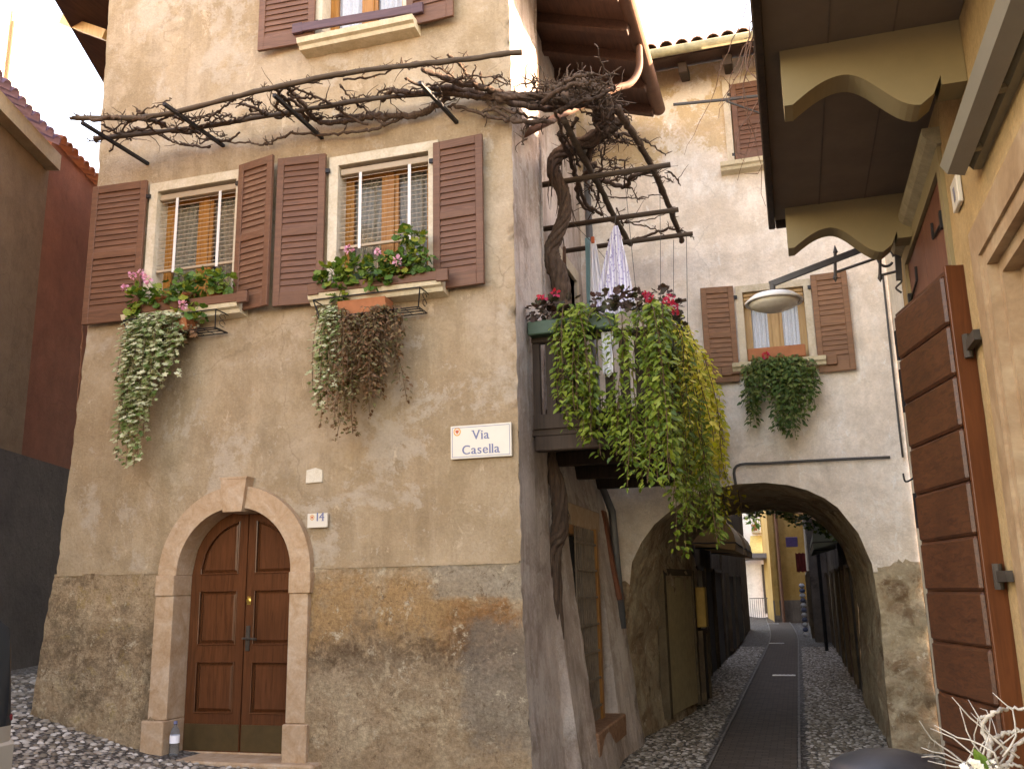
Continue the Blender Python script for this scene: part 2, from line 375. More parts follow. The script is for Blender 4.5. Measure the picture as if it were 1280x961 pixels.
M['tile_p'] = plain('purple_tiles', (.16, .10, .16), .8, 0, .3, 5)
M['white'] = plain('white_cloth', (.80, .80, .86), .8, 0, .04, 6, .1)
M['signwhite'] = plain('sign_ivory', (.60, .545, .465), .35, 0, .03, 6, 0)
M['inkblue'] = plain('sign_ink', (.14, .155, .27), .5, 0, .03, 6, 0)
M['inkred'] = plain('sign_red', (.55, .12, .05), .5, 0, .03, 6, 0)
M['inkor'] = plain('sign_orange', (.65, .30, .06), .5, 0, .03, 6, 0)
M['glass'] = glass('window_glass')
M['dark'] = plain('dark_interior', (.02, .017, .015), .9, 0, .2, 4, 0)
M['concrete'] = plain('balcony_concrete', (.17, .128, .095), .9, 0, .12, 3, .3)
M['corbel'] = plain('cream_corbel', (.24, .185, .10), .85, 0, .08, 3, .25)
def curtain_mat(name, c):
    t = NT(name); p = t.pos((1, 1, 1)); n = t.noise(p, 40, 3); t.col(t.ramp(n, [(.3, tuple(x*.85 for x in c)), (.7, c)])); t.rough(.9); return t.m
M['curtain'] = curtain_mat('beige_curtain', (.36, .31, .22)); M['curtainw'] = curtain_mat('white_curtain', (.84, .86, .92))
M['lamp'] = plain('lamp_enamel', (.62, .60, .56), .35, 0, .06, 12, 0)
M['blind'] = plain('blind_slats', (.36, .27, .19), .5, 0, .1, 6, 0)
M['tape'] = plain('blind_tape', (.62, .58, .56), .6, 0, .05, 6, 0)

# ------------------------------------------------------------------ ground
def lerp(a, b, t): return a+(b-a)*t
def sst(a, b, x): t = max(0., min(1., (x-a)/(b-a))); return t*t*(3-2*t)
GX = [(-60, 3.0), (-16, .9), (-12, .78), (-9, .66), (-7.45, .47), (-6.1, .17), (-5.2, .10), (-4.4, .08), (-3.2, -.12), (-2.2, -.33), (2, -.36), (60, -.36)]
def ground(x, y):
    for (a, za), (b, zb) in zip(GX, GX[1:]):
        if x <= b or b == 60: z = lerp(za, zb, max(0, min(1, (x-a)/(b-a)))); break
    k = sst(.5, 7.5, y) if y < 7.5 else 1.
    z = z*k
    if y > 30: z += .32*sst(30, 46, y)
    return z
def ground_mat():
    t = NT('cobbled_ground'); p = t.pos()
    v = t.n('TexVoronoi'); v.inputs['Scale'].default_value = 17; t.l(p, v.inputs['Vector'])
    e = t.n('TexVoronoi'); e.feature = 'DISTANCE_TO_EDGE'; e.inputs['Scale'].default_value = 17; t.l(p, e.inputs['Vector'])
    c = t.ramp(v.outputs['Color'], [(.1, (.11, .09, .075)), (.5, (.19, .16, .14)), (.9, (.34, .31, .28))])
    c = t.mix(t.step(e.outputs['Distance'], .04, .22), (.055, .045, .035), c)
    t.col(c); t.rough(.75); t.bump(t.step(e.outputs['Distance'], 0, .35), .9, .03); return t.m
M['ground'] = ground_mat()
M['mortar'] = stone('gravel_mortar', [(.075, .06, .045), (.11, .09, .07), (.15, .125, .1)], 9, .5)
def pebble_mat():
    t = NT('pebbles'); r = t.n('NewGeometry').outputs['Random Per Island']; p = t.pos(); n = t.noise(p, 30, 4)
    c = t.ramp(r, [(0, (.12, .09, .065)), (.35, (.235, .19, .145)), (.7, (.35, .30, .25)), (.97, (.54, .48, .42))])
    t.col(t.mix(.3, c, t.mix(1., c, t.ramp(n, [(.3, (.4, .4, .4)), (.7, (1.4, 1.4, 1.4))]), 'MULTIPLY'))); t.rough(.75); t.b.inputs['Specular IOR Level'].default_value = .2; t.bump(n, .3, .006); return t.m
M['pebble'] = pebble_mat()
def road_mat():
    t = NT('alley_slabs'); p = t.pos(); b = t.n('TexBrick'); b.inputs['Scale'].default_value = 1.0
    b.inputs['Brick Width'].default_value = .16; b.inputs['Row Height'].default_value = .1; b.inputs['Mortar Size'].default_value = .006
    t.l(p, b.inputs['Vector']); n = t.noise(p, 2, 6, .6); f = t.noise(p, 40, 4)
    b.inputs['Color1'].default_value = (.085, .064, .052, 1); b.inputs['Color2'].default_value = (.12, .092, .075, 1); b.inputs['Mortar'].default_value = (.05, .042, .036, 1)
    c = t.mix(t.math('MULTIPLY', n, .35), b.outputs['Color'], (.12, .086, .062)); t.col(c); t.rough(.85); t.b.inputs['Specular IOR Level'].default_value = .12; t.bump(t.math('ADD', b.outputs['Fac'], f), .3, .006); return t.m
M['road'] = road_mat()
M['kerb'] = stone('kerb_stone', [(.12, .1, .085), (.2, .175, .15), (.28, .25, .22)], 8)
def grid_sheet(name, xs, ys, dz, mat, kind='structure', skip=None):
    mb = MB(); nx, ny = len(xs), len(ys)
    vs = [(x, y, ground(x, y)+dz) for y in ys for x in xs]
    fs = [(j*nx+i, j*nx+i+1, (j+1)*nx+i+1, (j+1)*nx+i) for j in range(ny-1) for i in range(nx-1)]
    mb.add(vs, fs); return mb.build(name, mat, None, True, kind)
xs = [-400, -120, -60, -30, -20]+list(np.arange(-16, 6.1, .4))+[10, 20, 60, 200, 400]
ys = [-400, -100, -40, -15, -6]+list(np.arange(-4, 20, .4))+list(np.arange(20, 66, 2))+[80, 120, 400]
grid_sheet('ground', xs, ys, 0, M['ground'])
# alley paving strip, bending left at its far end
def strip(name, ctr, hw, y0, y1, st, dz, mat):
    mb = MB(); yy = np.arange(y0, y1+.01, st); vs = []; fs = []
    for y in yy:
        c = ctr(y)
        for k in (-1, 1): vs.append((c+k*hw, y, ground(c, y)+dz))
    for i in range(len(yy)-1): fs.append((2*i, 2*i+1, 2*i+3, 2*i+2))
    mb.add(vs, fs); return mb.build(name, mat, None, False, 'structure')
rc = lambda y: -.62-.6*sst(34, 52, y)
strip('road', rc, .45, 6.2, 52, .4, .035, M['road'])
mbk = MB()
for s in (-1, 1):
    pts = [(rc(y)+s*.475, y, ground(rc(y), y)+.03) for y in np.arange(6.2, 52, .8)]
    for a, b in zip(pts, pts[1:]): mbk.beam(a, b, .014, .012)
mbk.build('kerb_strip', M['kerb'], None, False, 'structure')
def pebbles(name, region, size, inside):
    x0, x1, y0, y1 = region; V = []; F = []
    tm = [(0, 0, .55)]
    for k in range(6): a = k*math.pi/3; tm.append((math.cos(a)*.62, math.sin(a)*.62, .38))
    for k in range(6): a = k*math.pi/3+.5; tm.append((math.cos(a), math.sin(a), -.12))
    tf = [(0, 1+k, 1+(k+1) % 6) for k in range(6)]
    for k in range(6): tf += [(1+k, 7+k, 1+(k+1) % 6), (1+(k+1) % 6, 7+k, 7+(k+1) % 6)]
    nx = int((x1-x0)/size); ny = int((y1-y0)/(size*.87)); base = 0
    for j in range(ny):
        for i in range(nx):
            x = x0+(i+.5*(j % 2)+random.uniform(-.3, .3))*size; y = y0+(j+random.uniform(-.3, .3))*size*.87
            if not inside(x, y): continue
            z = ground(x, y); a = random.random()*6.28; ca, sa = math.cos(a), math.sin(a)
            sc_ = random.uniform(.7, 1.2); rx = size*sc_*random.uniform(.42, .62); ry = size*sc_*random.uniform(.3, .5); h = size*random.uniform(.22, .5)
            for (u, v, q) in tm: V.append((x+ca*u*rx-sa*v*ry, y+sa*u*rx+ca*v*ry, z+q*h))
            F.extend([tuple(k+base for k in f) for f in tf]); base += 13
    mb = MB(); mb.v = V; mb.f = F; mb.mi = [0]*len(F); return mb.build(name, M['pebble'], None, True, 'stuff')
def in_left(x, y): return not (x > -7.5 and y > 7.93) and y < 7.95+max(0, (-7.4-x))*1.1 and not (-6.1 < x < -4.3 and y > 7.78)
pb = pebbles('cobblestones', (-9.5, -1.2, 4.2, 11.5), .083, in_left)
pb2 = pebbles('cobblestones', (-2.3, 1.45, 6.6, 32), .075, lambda x, y: abs(x-rc(y)) > .57 and not (y < 8.0 and x < -1.2) and (x > -2.15) and (x < 1.0 or y < 12.3))

# ------------------------------------------------------------------ wall panels with openings
def in_poly(P, poly):
    x, y = P[:, 0], P[:, 1]; r = np.zeros(len(P), bool); n = len(poly); j = n-1
    for i in range(n):
        xi, yi = poly[i]; xj, yj = poly[j]
        c = ((yi > y) != (yj > y)) & (x < (xj-xi)*(y-yi)/((yj-yi) if yj != yi else 1e-12)+xi); r ^= c; j = i
    return r
def dense(poly, sp):
    out = []
    for i, a in enumerate(poly):
        b = poly[(i+1) % len(poly)]; L = math.hypot(b[0]-a[0], b[1]-a[1]); k = max(1, round(L/sp))
        for q in range(k): out.append((a[0]+(b[0]-a[0])*q/k, a[1]+(b[1]-a[1])*q/k))
    return out
def dist_edges(P, poly):
    d = np.full(len(P), 1e9)
    for i in range(len(poly)):
        a = np.array(poly[i]); b = np.array(poly[(i+1) % len(poly)]); ab = b-a; L = (ab**2).sum()+1e-12
        t = np.clip(((P-a)@ab)/L, 0, 1); d = np.minimum(d, np.hypot(*(P-(a+t[:, None]*ab)).T))
    return d
def panel(mb, outer, holes, sp, fn, mi=0, reveal=None, rmi=None, skip=None):
    """triangulated sheet in (u,v) with holes; fn(u,v)->Vector; reveal: Vector offset of the opening's inner edge"""
    loops = [dense(outer, sp)]+[dense(h, min(sp, .06) if len(h) > 6 else sp) for h in holes]
    pts = []; edges = []
    for L in loops:
        b = len(pts); pts += L; edges += [(b+i, b+(i+1) % len(L)) for i in range(len(L))]
    us = [p[0] for p in outer]; vv = [p[1] for p in outer]
    gu, gv = np.meshgrid(np.arange(min(us), max(us), sp), np.arange(min(vv), max(vv), sp)); G = np.c_[gu.ravel(), gv.ravel()]
    G += RNG.uniform(-.25, .25, G.shape)*sp
    ok = in_poly(G, loops[0]) & (dist_edges(G, loops[0]) > .45*sp)
    for h in loops[1:]: ok &= ~in_poly(G, h) & (dist_edges(G, h) > .45*sp)
    pts += [tuple(q) for q in G[ok]]
    V, E, F, *_ = delaunay_2d_cdt([Vector(p) for p in pts], edges, [], 0, 1e-5)
    V2 = np.array([tuple(q) for q in V]); C = np.array([V2[list(f)].mean(0) for f in F])
    k = in_poly(C, loops[0])
    for h in loops[1:]: k &= ~in_poly(C, h)
    mb.add([fn(*q) for q in V2], [tuple(f) for f, q in zip(F, k) if q], mi)
    if reveal is not None:
        for h in loops[1:]:
            a = [Vector(fn(*q)) for q in h]; n = len(a)
            b = [fn(*q)+Vector(reveal) if not callable(reveal) else reveal(*q) for q in h]
            mb.add(a+b, [(i, (i+1) % n, n+(i+1) % n, n+i) for i in range(n) if not (skip and skip(h[i]) and skip(h[(i+1) % n]))], mi if rmi is None else rmi)
    return mb
def nz(p, s): return noise.noise(Vector(p)*s)
def rect(a, b, c, d): return [(a, c), (b, c), (b, d), (a, d)]
def holed(mb, outer, holes, fn, d0, d1, mi=0):
    """plate with openings, front at depth d0, sides back to d1"""
    loops = [outer]+holes; pts = []; edges = []
    for L in loops:
        b = len(pts); pts += L; edges += [(b+i, b+(i+1) % len(L)) for i in range(len(L))]
    V, E, F, *_ = delaunay_2d_cdt([Vector(p) for p in pts], edges, [], 0, 1e-6)
    V2 = np.array([tuple(q) for q in V]); C = np.array([V2[list(f)].mean(0) for f in F]); k = in_poly(C, outer)
    for h in holes: k &= ~in_poly(C, h)
    mb.add([fn(u, v, d0) for u, v in V2], [tuple(f) for f, q in zip(F, k) if q], mi)
    for L in loops:
        n = len(L); mb.add([fn(u, v, d0) for u, v in L]+[fn(u, v, d1) for u, v in L], [(i, (i+1) % n, n+(i+1) % n, n+i) for i in range(n)], mi)

# ================================================================== CORNER HOUSE
FY = 8.0
def fw(px, py): p = PY(px, py, FY); return p.x, p.z
hA = thing('corner_house', 'old beige plastered corner house with arched wooden door and brown shuttered windows', 'house', (-4.9, 9, 0))
XR = -2.34; PL = 1.86
DC, DR = -5.235, .635     # door centre and radius of its arch
SPR = 1.80
def arch_poly(c, r, z0, spring, n=20):
    return [(c-r, z0)]+[(c+r, z0)]+[(c+r*math.cos(math.pi*k/n), spring+r*math.sin(math.pi*k/n)) for k in range(n+1)]
# windows of the front: opening rectangles
def wrect(l, r, t, b):   # pixel corners on the front plane
    return l, r, b, t
W1 = (fw(199, 240)[0], fw(297, 240)[0], fw(250, 352)[1]-.33, fw(250, 232)[1])
W2 = (fw(424, 210)[0], fw(537, 200)[0], fw(480, 325)[1]-.33, fw(480, 199)[1])
zs3 = fw(450, 57)[1]+.10
W3 = (fw(404, 20)[0], fw(505, 10)[0], zs3, zs3+1.45)
def lwall(z):    # x of the left edge of the facade at height z
    T = [(-1, -7.62), (.4, -7.5), (1.9, -7.4), (4.4, -7.26), (6.4, -7.3), (10.5, -7.4)]
    for (a, xa), (b, xb) in zip(T, T[1:]):
        if z <= b: return lerp(xa, xb, (z-a)/(b-a))
    return -7.4
def corner(v): return Vector((XR+.12*max(0, (1.9-v)/2.2)**1.3+.014*nz((1, 7, v), 7)+.010*nz((3, 2, v), 19), FY-.10*max(0, (PL-v))/2.2-(.02 if v < PL-.005 else 0)+.006*nz((3, 9, v), 15), v))
def front_fn(u, v):
    d = .016*nz((u, 0, v), 1.2)+.007*nz((u, 5, v), 4)
    e = 1 if v > .5 else 0
    bat = -.10*max(0, (PL-v))/2.2
    edge = 0.0
    if u > XR-.04: return corner(v)
    if u < lwall(v)+.02: edge = .018*nz((1, 7, v), 7)+.012*nz((3, 2, v), 19)
    return Vector((u+edge, FY+bat+d, v))
zz = [(-.7), .4, 1.9]
outer_low = [(lwall(-.7), -.7), (XR, -.7), (XR, PL), (lwall(PL), PL), (lwall(.5), .5)]
door_low = rect(DC-DR-.02, DC+DR+.02, .0, PL)
# plinth part: the facade below the plaster line
mb = MB()
panel(mb, outer_low, [], .05, lambda u, v: corner(v) if u > XR-.04 else front_fn(u, v)+Vector((0, -.022+.02*nz((u, 3, v), 3.5)+.012*nz((u, 4, v), 9), 0)))
# cut the doorway out of the plinth
def drop_rect(mb, x0, x1, z0, z1):
    keep = []
    for f in mb.f:
        c = sum((Vector(mb.v[i]) for i in f), Vector())/len(f)
        keep.append(not (x0 < c.x < x1 and z0 < c.z < z1))
    mb.f = [f for f, k in zip(mb.f, keep) if k]; mb.mi = [0]*len(mb.f)
drop_rect(mb, DC-DR-.1, DC+DR+.1, .05, 3)
mb.build('plinth', M['plinth'], hA, True)
for q in ((lwall(PL)+.01, DC-.87), (DC+.87, XR-.01)):
    mb = MB(); mb.box((q[0], FY-.03, PL-.02), (q[1], FY+.02, PL+.004)); mb.build('plinth_ledge', M['front'], hA)
outer_up = [(lwall(PL), PL), (XR, PL), (XR, 10.2), (lwall(10.2), 10.2), (lwall(8), 8), (lwall(6.4), 6.4), (lwall(4.4), 4.4), (lwall(3), 3)]
outer_up[4:] = [(lwall(z), z) for z in (9, 8, 7, 6.4, 5.5, 4.4, 3.6, 2.8)]
hole_door = [(DC+(DR+.1)*math.cos(math.pi*k/24), max(PL+.001, SPR+(DR+.1)*math.sin(math.pi*k/24))) for k in range(25)]
mb = MB()
mw = lambda W: rect(W[0], W[1], W[2], W[3])
hd = [(DC+DR+.1, PL+.012)]+[(DC+(DR+.1)*math.cos(math.pi*k/24), SPR+(DR+.1)*math.sin(math.pi*k/24)) for k in range(2, 23)]+[(DC-DR-.1, PL+.012)]
panel(mb, outer_up, [hd, mw(W1), mw(W2), mw(W3)], .075, front_fn, 0, Vector((0, .24, 0)), None, lambda q: q[1] < PL+.014)
kp_ = [not (abs(sum(mb.v[i][0] for i in f)/len(f)-DC) < DR+.095 and sum(mb.v[i][2] for i in f)/len(f) < PL+.012) for f in mb.f]
mb.f = [f for f, k in zip(mb.f, kp_) if k]; mb.mi = [0]*len(mb.f)
# left flank behind the facade edge
mb.add([Vector((-7.2, 8.1, -.7)), Vector((-7.2, 8.1, 10.2)), Vector((-10, 19, 10.2)), Vector((-10, 19, -.7))], [(0, 1, 2, 3)])
mb.build('wall', M['front'], hA, True)

# --- door surround
fnF = lambda u, v, d: Vector((u, FY+d, v))
mb = MB(); RO = .845
def ring(a0, a1, r0, r1, n=14): 
    o = [(DC+r1*math.cos(a0+(a1-a0)*k/n), SPR+.02+r1*math.sin(a0+(a1-a0)*k/n)) for k in range(n+1)]
    return o+[(DC+r0*math.cos(a1+(a0-a1)*k/n), SPR+.02+r0*math.sin(a1+(a0-a1)*k/n)) for k in range(n+1)]
ds = MB()
ds.prism(ring(.0, math.pi/2-.145, DR, RO), fnF, -.085, .22); ds.prism(ring(math.pi/2+.145, math.pi, DR, RO), fnF, -.085, .22)
for s in (-1, 1):
    x0, x1 = sorted((DC+s*DR, DC+s*(RO+.005)))
    ds.box((x0, FY-.115, 1.62), (x1 if s < 0 else x1+.012, FY+.22, SPR+.018), 0, .006)      # impost
    ds.box((x0+(.0 if s < 0 else .004), FY-.10, .46), (x1-.012 if s > 0 else x1-.004, FY+.22, 1.618), 0, .006)
    ds.box((x0-(.035 if s < 0 else 0), FY-.15, .1), (x1+(.035 if s > 0 else 0), FY+.22, .457), 0, .01)
dso = ds.build('door_surround', M['pinkstone'], hA)
ks = MB(); a = .15
ks.prism([(DC-.105, SPR+.61), (DC+.105, SPR+.61), (DC+.145, SPR+.93), (DC-.145, SPR+.93)], fnF, -.135, .22)
ks.prism([(DC-.15, SPR+.93), (DC+.15, SPR+.93), (DC+.155, SPR+.95), (DC-.155, SPR+.95)], fnF, -.14, .02)
ks.build('keystone', M['pinkstone'], dso)
st = MB(); st.box((DC-.66, FY-.26, .02), (DC+1.02, FY+.24, .135), 0, .015); st.build('doorstep', M['pinkstone'], hA)
# --- double door
DYo = FY+.17
dr = MB(); dr.prism(arch_poly(DC, DR+.01, .14, SPR+.02), fnF, .225, .25)
dob = dr.build('door', M['door'], hA)
fnD = lambda u, v, d: Vector((u, DYo+d, v))
def clip_arch(x0, x1, z0, inset):
    r = DR-inset; pts = [(x0, z0), (x1, z0)]; n = 12
    zt = lambda x: SPR+.02+math.sqrt(max(0, r*r-(x-DC)**2))
    return pts+[(x1+(x0-x1)*k/n, zt(x1+(x0-x1)*k/n)) for k in range(n+1)]
for s in (-1, 1):
    lf = MB()
    xa, xb = (DC-DR+.003, DC-.006) if s < 0 else (DC+.006, DC+DR-.003)
    outer = clip_arch(xa, xb, .15, .003)
    cx0, cx1 = xa+.105, xb-.105
    if s < 0: cx1 = xb-.09
    else: cx0 = xa+.09
    P1 = rect(cx0, cx1, .50, .98); P2 = rect(cx0, cx1, 1.14, 1.66); P3 = clip_arch(cx0, cx1, 1.82, .105)
    # drop coincident end points of the arched panel
    P3 = [p for i, p in enumerate(P3) if i < 2 or (abs(p[0]-P3[i-1][0])+abs(p[1]-P3[i-1][1]) > 1e-4)]
    if P3[2][1] < 1.84: P3.pop(2)
    holed(lf, outer, [P1, P2, P3], fnD, 0, .05)
    leaf = lf.build('door_leaf', M['door'], dob)
    pn = MB()
    for P in (P1, P2, P3):
        cx = sum(p[0] for p in P)/len(P); cz = sum(p[1] for p in P)/len(P)
        def shr(k): 
            w = max(p[0] for p in P)-min(p[0] for p in P); h = max(p[1] for p in P)-min(p[1] for p in P)
            mx = (max(p[0] for p in P)+min(p[0] for p in P))/2; mz = (max(p[1] for p in P)+min(p[1] for p in P))/2
            return [(mx+(p[0]-mx)*(1-2*k/w), mz+(p[1]-mz)*(1-2*k/h)) for p in P]
        A = P; B = shr(.018); C2 = shr(.045); n = len(P)
        pn.add([fnD(*p, .03) for p in A]+[fnD(*p, .028) for p in B]+[fnD(*p, .008) for p in C2],
               [(i, (i+1) % n, n+(i+1) % n, n+i) for i in range(n)]+[(n+i, n+(i+1) % n, 2*n+(i+1) % n, 2*n+i) for i in range(n)]+[tuple(range(2*n, 3*n))])
        # moulding bead
        q = [fnD(*p, -.004) for p in shr(.004)]; pn.tube(q+[q[0]], .009, 6)
    pn.build('door_panel', M['door'], dob)
    kp = MB(); kp.box((xa+.01, DYo-.006, .16), (xb-.01, DYo+.01, .40)); kp.build('kick_plate', plain('bronze_plate', (.10, .065, .03), .4, .5), dob)
hd_ = MB(); hx = DC+.045
hd_.box((hx-.022, DYo-.012, 1.08), (hx+.022, DYo+.01, 1.32), 0, .004); hd_.tube([(hx, DYo, 1.2), (hx, DYo-.05, 1.2), (hx+.02, DYo-.06, 1.2), (hx+.13, DYo-.06, 1.195)], .011, 8)
hd_.box((hx-.05, DYo-.035, 1.19), (hx-.0, DYo-.02, 1.21)); hd_.build('handle', M['rust'], dob)
lk = MB(); lk.lathe((0, 0, 0), [(.024, 0), (.026, .008), (.01, .012)], 12); lk.v = [(hx-.005+x, DYo-z-.002, 1.56+y) for x, y, z in lk.v]; lk.box((hx-.025, DYo-.003, 1.52), (hx+.015, DYo+.01, 1.60)); lk.build('lock', M['brass'], dob)
th = MB(); th.box((DC-DR, FY+.16, .135), (DC+DR, FY+.26, .15)); th.build('threshold', M['pinkstone'], dob)

# --- window builder (wall plane y = Y, facing the camera)
def window(house, W, Y, trim=.10, blind=None, curtain='curtain', frame='winframe', depth=.16, surround=True, sill=True, mull=True, trimmat='stonetrim', backdrop='dark', cdrop=1.0):
    x0, x1, z0, z1 = W; f = lambda u, v, d: Vector((u, Y+d, v))
    wn = MB(); t = .055; xm = (x0+x1)/2; yf = Y+depth
    wn.box((x0, yf, z0), (x0+t, yf+.06, z1)); wn.box((x1-t, yf, z0), (x1, yf+.06, z1)); wn.box((x0+t, yf, z1-t), (x1-t, yf+.06, z1)); wn.box((x0+t, yf, z0), (x1-t, yf+.06, z0+t))
    if mull: wn.box((xm-.055, yf-.012, z0+t), (xm+.055, yf+.05, z1-t), 0, .006)
    for a, b in ((x0+t, xm-.055), (xm+.055, x1-t)):
        wn.box((a, yf+.008, z0+t), (a+.04, yf+.05, z1-t)); wn.box((b-.04, yf+.008, z0+t), (b, yf+.05, z1-t))
        wn.box((a+.04, yf+.008, z0+t), (b-.04, yf+.05, z0+t+.05)); wn.box((a+.04, yf+.008, z1-t-.05), (b-.04, yf+.05, z1-t))
    wo = wn.build('window', M[frame], house)
    g = MB(); g.box((x0+t, yf+.03, z0+t), (x1-t, yf+.034, z1-t)); g.build('pane', M['glass'], wo)
    bk = MB(); bk.box((x0-.2, yf+.45, z0-.2), (x1+.2, yf+.46, z1+.2)); bk.box((x0-.2, yf+.1, z0-.25), (x1+.2, yf+.46, z0-.2)); bk.build('room', M[backdrop], wo)
    if curtain:
        cu = MB(); n = 60
        for (a, b, top, bot) in ((x0+.03, xm-.02, 0, .04), (xm+.02, x1-.03, 0, .04)):
            vs = []; fs = []
            rows = 9
            for k in range(rows):
                zt = z1-.03+(z0+.02-z1)*k/(rows-1)*cdrop
                for i in range(n+1):
                    q = i/n; pull = 1-(.38*(k/(rows-1))**1.3 if curtain == 'curtain' else 0)
                    xx = (a+(b-a)*q*pull) if a < xm-.1 else (b-(b-a)*(1-q)*pull)
                    vs.append((xx, yf+.075+.022*math.sin(q*44+k*.15)+.012*math.sin(q*19), zt))
            fs = [(k*(n+1)+i, k*(n+1)+i+1, (k+1)*(n+1)+i+1, (k+1)*(n+1)+i) for k in range(rows-1) for i in range(n)]
            cu.add(vs, fs)
        cu.build('curtain', M[curtain], wo, True)
    if surround:
        tr = MB(); k = trim
        holed(tr, rect(x0-k, x1+k, z0-.02, z1+k), [rect(x0, x1, z0-.0199, z1)], f, -.03, .06)
        holed(tr, rect(x0-.001, x1+.001, z0, z1+.001), [rect(x0+.004, x1-.004, z0+.001, z1-.004)], f, -.028, .2)
        tr.build('surround', M[trimmat], wo)
    if blind:
        bl = MB(); zb = blind; ns = int((z1-.10-zb)/.05); yb = Y+.03
        bl.box((x0+.01, yb-.02, z1-.10), (x1-.01, yb+.05, z1-.035), 0, .005)
        for i in range(ns):
            z = z1-.13-i*.05; tilt = .008
            bl.add([(x0+.02, yb-.003, z-.002), (x1-.02, yb-.003, z-.002), (x1-.02, yb+.003, z+.003), (x0+.02, yb+.003, z+.003),
                    (x0+.02, yb-.003, z-.006), (x1-.02, yb-.003, z-.006)], [(0, 1, 2, 3), (0, 4, 5, 1)])
        bl.box((x0+.015, yb-.015, zb-.03), (x1-.015, yb+.02, zb), 0, .004)
        bo = bl.build('blind', M['blind'], wo)
        for q in (.24, .78):
            tp = MB(); xx = x0+(x1-x0)*q; tp.box((xx-.016, yb-.026, zb-.05), (xx+.016, yb-.02, z1-.10)); tp.build('blind_tape', M['tape'], wo)
    if sill:
        sb = MB(); a, b = x0-trim-.1, x1+trim+.1
        sb.prism([(-.23, z0-.02), (-.21, z0-.07), (-.17, z0-.085), (-.15, z0-.12), (.0, z0-.135), (.2, z0-.135), (.2, z0-.005)], lambda u, v, d: Vector((d, Y+u, v)), a, b)
        sb.build('sill', M['sill'], wo)
    return wo
w1 = window(hA, W1, FY, .10, fw(250, 330)[1], 'curtain'); w2 = window(hA, W2, FY, .10, fw(480, 300)[1], 'curtain')
w3 = window(hA, W3, FY, .09, None, 'curtainw')

# --- louvred shutter: hinge line at (x,y) from z0 to z1, opening direction dx (unit vector in plan), normal towards viewer
def shutter(house, hinge, dirv, w, h, mat, name='shutter', slats=19, catch=True, nrm=None):
    d = Vector((dirv[0], dirv[1], 0)).normalized(); n = nrm or Vector((d.y, -d.x, 0))
    if nrm is None and n.dot(Vector((0, -1, 0))) < 0: n = -n
    up = Vector((0, 0, 1)); o = Vector(hinge); th = .019
    mb = MB()
    def bx(u0, u1, v0, v1, t0=-th, t1=th, bev=.004):
        mb.obox(o+d*((u0+u1)/2)+up*((v0+v1)/2)+n*((t0+t1)/2), d, n, up, abs(u1-u0)/2, (t1-t0)/2, (v1-v0)/2, 0, bev)
    st = .075; bx(0, st, 0, h); bx(w-st, w, 0, h); bx(st, w-st, 0, .15); bx(st, w-st, h-.09, h); bx(st, w-st, h*.46, h*.46+.08)
    for lo, hi in ((.15, h*.46), (h*.46+.08, h-.09)):
        k = max(3, round((hi-lo)/.066))
        for i in range(k):
            z = lo+(hi-lo)*(i+.5)/k; hh = (hi-lo)/k
            c = o+d*(w/2)+up*z; az = (up*.975-n*.22).normalized(); an = (n*.975+up*.22).normalized()
            mb.obox(c, d, an, az, w/2-st+.006, .005, hh*.515, 0)
    so_ = mb.build(name, mat, house)
    for q in (.12, .88):
        hb = MB(); hb.obox(o+up*(h*q)+n*.0-d*.015, d, n, up, .03, .012, .022); hb.build('hinge', M['iron'], so_)
    return so_
def fshut(px_hinge, px_free, pt, pb, ang, mat=None, lab=None, side=1):
    """front shutters: hinge pixel column and free pixel column measured on the facade"""
    xh = fw(px_hinge, (pt+pb)/2)[0]; xf = fw(px_free, (pt+pb)/2)[0]; zt = fw((px_hinge+px_free)/2, pt)[1]; zb = fw((px_hinge+px_free)/2, pb)[1]
    wd = abs(xf-xh); s = 1 if xf > xh else -1
    return shutter(hA, (xh, FY-.065, zb), (s*math.cos(ang), -math.sin(ang)), wd/math.cos(ang), zt-zb, mat or M['shutter'])
fshut(183, 119, 235, 405, .06); fshut(300, 349, 207, 390, .22); fshut(409, 352, 201, 384, .10); fshut(545, 608, 178, 362, .05)
fshut(399, 333, -125, 63, .05); fshut(512, 570, -150, 33, .05)
# planks across the windows
def plank(a, b, mat, r=.045):
    mb = MB(); mb.beam(a, b, .017, r, 0, Vector((0, 0, 1)), .005)
    for q in (a, b):
        mb.box((q[0]-.06, q[1]-.02, q[2]-.06), (q[0]+.06, q[1]+.03, q[2]+.06), 0, .005)
    return mb
for W_, pa, pb_, nm in ((w1, (165, 388), (303, 371), 0), (w2, (392, 362), (553, 344), 0)):
    a = PY(*pa, FY-.22); b = PY(*pb_, FY-.22); plank(a, b, None).build('plank', M['shutter'], W_)
a = PY(372, 36, FY-.12); b = PY(522, 11, FY-.12); plank(a, b, None, .05).build('plank', wood('purple_plank', (.10, .05, .055), (.06, .03, .035), .5, 'x'), w3)

